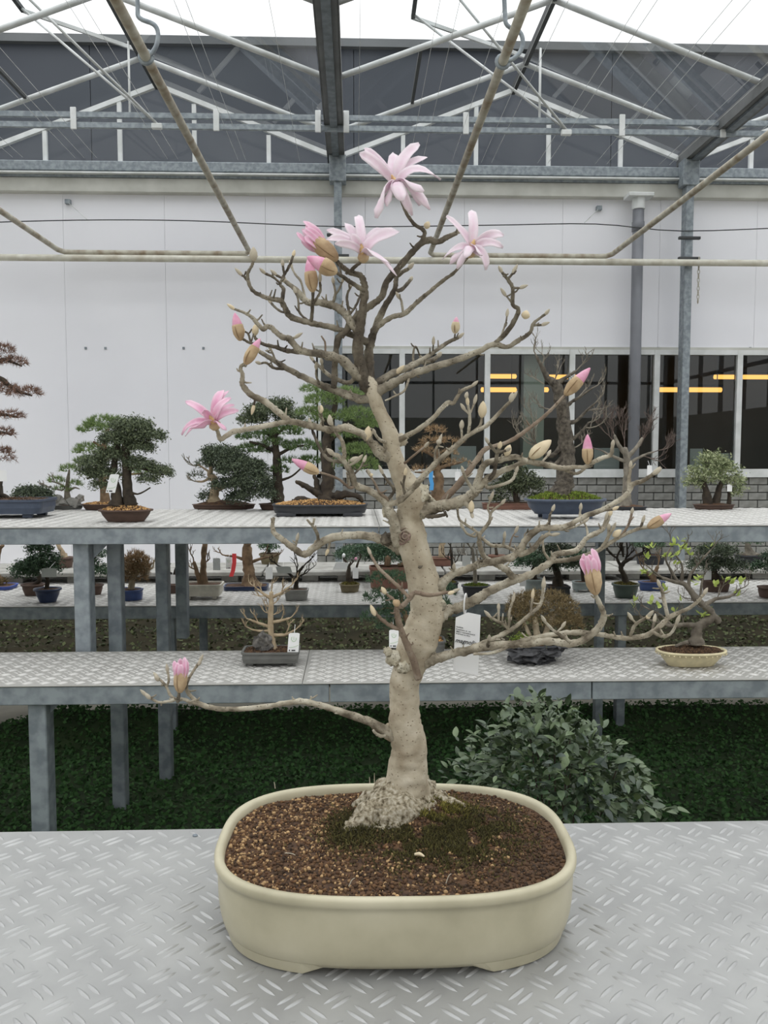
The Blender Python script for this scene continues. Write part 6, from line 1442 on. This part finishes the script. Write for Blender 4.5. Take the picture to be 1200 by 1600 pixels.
m = MB(); m.blob(T.P(537, 868), 3.2 * T.sc, 1, 0.1, 1, (1, 1, 1.3)); m.build('white_bud', M_paper, T.t, True); m = MB(); m.blob(T.P(556, 873), 2.8 * T.sc, 2, 0.1, 1); m.build('pink_bud', M_pinktip, T.t, True)
T.tag(520, 879, 541, 890, 'white tag above the round earthen pot', -0.4, dY=-0.05, print_=False); T.tag(551, 887, 560, 904, 'narrow white tag hanging beside the round earthen pot', print_=False, dY=-0.04)
ZB = ZL
small('terracotta_conifer', 'bushy dark conifer in a big terracotta pot behind the magnolia trunk', (576, 650, 887, 921, 'terra', 4, 0.12, 0.55, 0), [[(606, 884, 6), (606, 870, 5)], [(622, 884, 4), (636, 880, 3)]], W_brown, [(560, 866, 40, 14, 1, 44), (608, 868, 36, 16, 1.1, 22), (600, 852, 50, 10, .9, 40)], G_bluegreen)
small('black_pot_tree', 'wispy bare tree in a small black pot behind the magnolia trunk', (684, 716, 911, 928, 'black', 6, 0.15, 0.9, 0), [[(706, 911, 3.4), (707, 895, 2.6), (706, 875, 2), (704, 858, 1.4)]], W_dark, (), None, 'scale', [(706, 875, -1, -.4, 12, 2), (706, 880, 1, -.4, 12, 2), (704, 858, 0, -1, 10, 2)], M_moss)
T = small('slim_bonsai', 'slim bare tree on moss in a wide black bowl', (720, 767, 916, 934, 'black', 2.2, 0.3, 0.75, 0), [[(742, 914, 4), (742, 895, 3), (740, 875, 2.6), (738, 855, 2)]], W_grey, (), None, 'scale', [(740, 875, -1, -.5, 15, 3), (738, 860, -.6, -.8, 15, 3), (741, 880, 1, -.5, 15, 3), (738, 855, .6, -1, 14, 2)], M_mossb)
T.tag(722, 868, 735, 884, 'grey tag on the slim bare tree', print_=False)
small('grey_tub_pine', 'dark flat-topped pine in a pale grey tub', (819, 852, 906, 930, 'pale', 2.3, 0.12, 0.9, 0), [[(836, 906, 5), (834, 890, 4), (838, 876, 3)]], W_dark, [(838, 872, 30, 10, 1.2), (822, 880, 22, 8, 1), (856, 882, 20, 7, .9)], G_bluegreen).tag(812, 904, 822, 916, 'small white tag beside the pale grey tub', print_=False)
small('cube_pot_pine', 'thick dark trunk in a black cube pot', (853, 889, 917, 941, 'black', 10, 0.08, 0.9, 0), [[(872, 917, 10), (872, 900, 6), (866, 880, 5), (870, 862, 3)]], W_dark, [(868, 860, 30, 10, 1.2), (890, 880, 22, 8, 1), (856, 886, 18, 8, 1)], G_dark)
small('footed_grey_pot', 'small tree in an oval pale green-grey footed pot behind the pink half-open bud', (893, 928, 910, 926, 'pale', 3, 0.12, 0.75, 0.12), [[(912, 910, 3.4), (910, 895, 2.8), (906, 880, 2)]], W_dark, [(904, 882, 22, 8, 1), (916, 872, 18, 7, .9), (898, 866, 16, 7, .8)], G_bluegreen)
small('cascade_bonsai', 'dark leaning tree with mossy foot in a round dark green bowl', (955, 999, 914, 936, 'green', 2.1, 0.30, 0.95, 0), [[(978, 914, 7), (975, 900, 4.4), (970, 888, 4), (976, 878, 3.4), (988, 872, 2.4)], [(972, 886, 3), (964, 872, 2), (970, 858, 1.4)]], W_dark, (), None, 'scale', [(988, 872, 1, -.4, 15, 3), (970, 858, 0, -1, 14, 3), (964, 872, -.8, -.6, 14, 3), (976, 878, .4, -1, 15, 3), (974, 870, -.3, -1, 14, 3)], M_moss, 1.2)
small('blue_oval_bonsai', 'twiggy tree in a shallow blue oval tray behind the lime-leaved tree', (996, 1040, 910, 924, 'blue', 2.2, 0.25, 0.6, 0), [[(1020, 910, 6), (1022, 898, 4), (1028, 885, 2.6)], [(1018, 904, 3), (1008, 892, 2)]], W_brown, (), None, 'scale', [(1028, 885, .4, -1, 12, 3), (1008, 892, -.6, -.8, 12, 3)])
small('spreading_conifer', 'broad dark conifer behind the lime-leaved tree', (1096, 1140, 908, 926, 'brown', 3, 0.2, 0.8, 0), [[(1118, 908, 8), (1116, 890, 5), (1120, 870, 4)]], W_dark, [(1120, 862, 34, 12, 1.3), (1100, 884, 28, 10, 1.2), (1146, 886, 28, 10, 1.1), (1124, 880, 26, 9, 1)], G_dark).tag(1100, 884, 1112, 906, 'pale tag on the broad dark conifer', print_=False)
small('edge_pot_bonsai', 'dark conifer in a low brown dish at the end of the shaded bench', (1184, 1230, 919, 936, 'brown', 3, 0.2, 0.8, 0), [[(1206, 918, 5), (1204, 895, 4)]], W_dark, [(1196, 886, 24, 9, 1), (1210, 870, 20, 8, 1)], G_bluegreen)
# ---- far plank shelf
small('far_leaning_bonsai', 'pale leaning trunk in a brown bowl on the plank shelf at the back', (82, 115, 872, 888, 'brown', 2.3, 0.2, 0.9, 0), [[(102, 872, 6), (97, 862, 3.6), (90, 850, 3), (84, 838, 2.4)]], W_tan, (), None, 'scale', [(84, 838, -.6, -1, 12, 2)], zs=ZK)
small('far_bucket_bonsai', 'dark little plant in a tapered brown pot on the plank shelf at the back', (405, 438, 866, 882, 'moss', 4, 0.3, 0.9, 0), [[(420, 866, 3), (420, 850, 2)]], W_dark, [(420, 854, 14, 8, 1)], G_bluegreen, zs=ZK)
small('far_bowl_bonsai', 'flared pale trunk in a wide dark bowl on the plank shelf at the back', (1146, 1194, 868, 884, 'black', 2.3, 0.25, 0.7, 0), [[(1172, 868, 12), (1170, 860, 6), (1168, 850, 4), (1170, 835, 3)], [(1170, 866, 5), (1150, 867, 2)], [(1174, 866, 5), (1190, 868, 2)]], W_grey, [(1166, 842, 26, 8, 1)], G_bluegreen, zs=ZK)
small('far_round_bonsai', 'twiggy tree in a low red-brown dish on the plank shelf at the back', (762, 790, 868, 882, 'terra', 2.3, 0.2, 0.7, 0), [[(776, 868, 3), (774, 850, 2)]], W_dark, (), None, 'scale', [(774, 852, -.6, -1, 14, 3), (775, 856, .8, -.8, 14, 3)], zs=ZK)
small('far_stump_bonsai', 'pale stump tree on the plank shelf at the back behind the magnolia trunk', (672, 708, 872, 885, 'terra', 3, 0.2, 0.8, 0), [[(690, 872, 6), (690, 855, 4), (692, 842, 3)]], W_tan, (), None, 'scale', [(690, 855, .8, -.8, 12, 3), (692, 845, -.6, -1, 12, 3)], zs=ZK)
small('far_dish_bonsai', 'bare twiggy shrub in a dark dish on the back planks behind the green bowl', (992, 1040, 868, 883, 'black', 2.3, 0.2, 0.7, 0), [[(1014, 868, 4), (1012, 855, 3)]], W_dark, [(1010, 850, 30, 8, .8)], G_bluegreen, tw=[(1012, 858, -1, -.6, 14, 3), (1014, 858, 1, -.6, 14, 3)], zs=ZK)

# ================================================================== BROAD-LEAVED SHRUB behind the bench
SY = 1.98
sc_ = SY / FPX
c0 = PY(862, 1262, SY)
sh = thing('evergreen_shrub', (c0[0], SY, 0.03), 'broad-leaved dark evergreen shrub growing on the ground behind the magnolia bench', 'shrub')
M_leafs = [pmat('shrub_leaf_%d' % k, lin(*a), lin(*b), 25, rough=0.35, spec=0.4) for k, (a, b) in enumerate((((74, 92, 66), (56, 72, 54)), ((86, 104, 72), (66, 82, 58)), ((66, 78, 68), (48, 60, 52)), ((108, 124, 84), (82, 98, 68))))]
leaf_me = []
for k, mt in enumerate(M_leafs):
    vs = []; fs = []; n = 7
    for i in range(n):
        t_ = i / (n - 1); wv = 0.25 * math.sin(PI * t_ ** 0.85) ** 0.8 if 0 < t_ < 1 else 0.0
        zc = -0.16 * t_ * t_ * (1 + 0.4 * k % 2)
        vs += [(t_, wv, zc + wv * 0.28), (t_, 0, zc), (t_, -wv, zc + wv * 0.28)]
    for i in range(n - 1):
        fs += [(i * 3, i * 3 + 1, i * 3 + 4, i * 3 + 3), (i * 3 + 1, i * 3 + 2, i * 3 + 5, i * 3 + 4)]
    me = bpy.data.meshes.new('leaf'); me.from_pydata(vs, [], fs); me.materials.append(mt); me.polygons.foreach_set('use_smooth', [True] * len(me.polygons)); leaf_me.append(me)
rs = random.Random(5)
RXs, RYs, RZs = 168 * sc_, 150 * sc_, 172 * sc_
cand = []
while len(cand) < 2800:
    d = Vector((rs.gauss(0, 1), rs.gauss(-0.15, 1), rs.gauss(0.25, 1))).normalized()
    if d.z < -0.45: continue
    r = rs.uniform(0.62, 1.02)
    lump = 1 + 0.22 * noise.noise(d * 2.4 + Vector((3, 1, 0)))
    skew = 0.85 if d.x > 0.3 and d.z > 0.45 else 1.0
    p = Vector((d.x * RXs, d.y * RYs, d.z * RZs)) * r * lump * skew + V(c0)
    cand.append((p, d, r))
cand.sort(key=lambda q: (q[1].y - q[2] * 1.2 - 0.2 * q[1].z))
stuffv = []; stufff = []
for i, (p, d, r) in enumerate(cand):
    ld = (d * 0.75 + Vector((rs.gauss(0, .6), rs.gauss(0, .5), rs.gauss(-0.05, .5)))).normalized()
    ln = rs.uniform(11, 26) * sc_
    mt = Matrix.Translation(p) @ ld.to_track_quat('X', 'Z').to_matrix().to_4x4() @ Matrix.Rotation(rs.uniform(-.7, .7), 4, 'X') @ Matrix.Scale(ln, 4)
    me = leaf_me[rs.choice((0, 0, 1, 1, 2, 2, 3))]
    if i < 300:
        o = bpy.data.objects.new('leaf', me); COL.objects.link(o); o.parent = sh; o.matrix_parent_inverse = Matrix.Translation(-sh.location); o.matrix_basis = mt
    else:
        o_ = len(stuffv); stuffv += [tuple(mt @ v.co) for v in me.vertices]; stufff += [tuple(x + o_ for x in q.vertices) for q in me.polygons]
m = MB(); m.v = stuffv; m.f = stufff
m.build('inner_leaves', pmat('shrub_leaf_mix', lin(62, 76, 60), lin(96, 112, 78), island=True, rough=0.4, lo=0, hi=1), sh, True, kind='stuff')
for k in range(14):
    an = 2 * PI * k / 14 + rs.uniform(-.1, .1); el = rs.uniform(0.1, 1.4)
    d = Vector((math.cos(an) * math.cos(el), math.sin(an) * math.cos(el), math.sin(el)))
    p0 = Vector((c0[0] + rs.uniform(-.03, .03), SY + rs.uniform(-.03, .03), 0.02)); p1 = V(c0) + Vector((d.x * RXs, d.y * RYs, d.z * RZs)) * 0.95
    p1 = V(c0) + (p1 - V(c0)) * 0.85; mid = p0.lerp(p1, 0.5) - Vector((d.x, d.y, 0)) * 0.03
    m = MB(); m.tube([p0, mid, p1], [0.004, 0.003, 0.0014], 6, sub=4); m.build('stem', W_dark, sh, True)
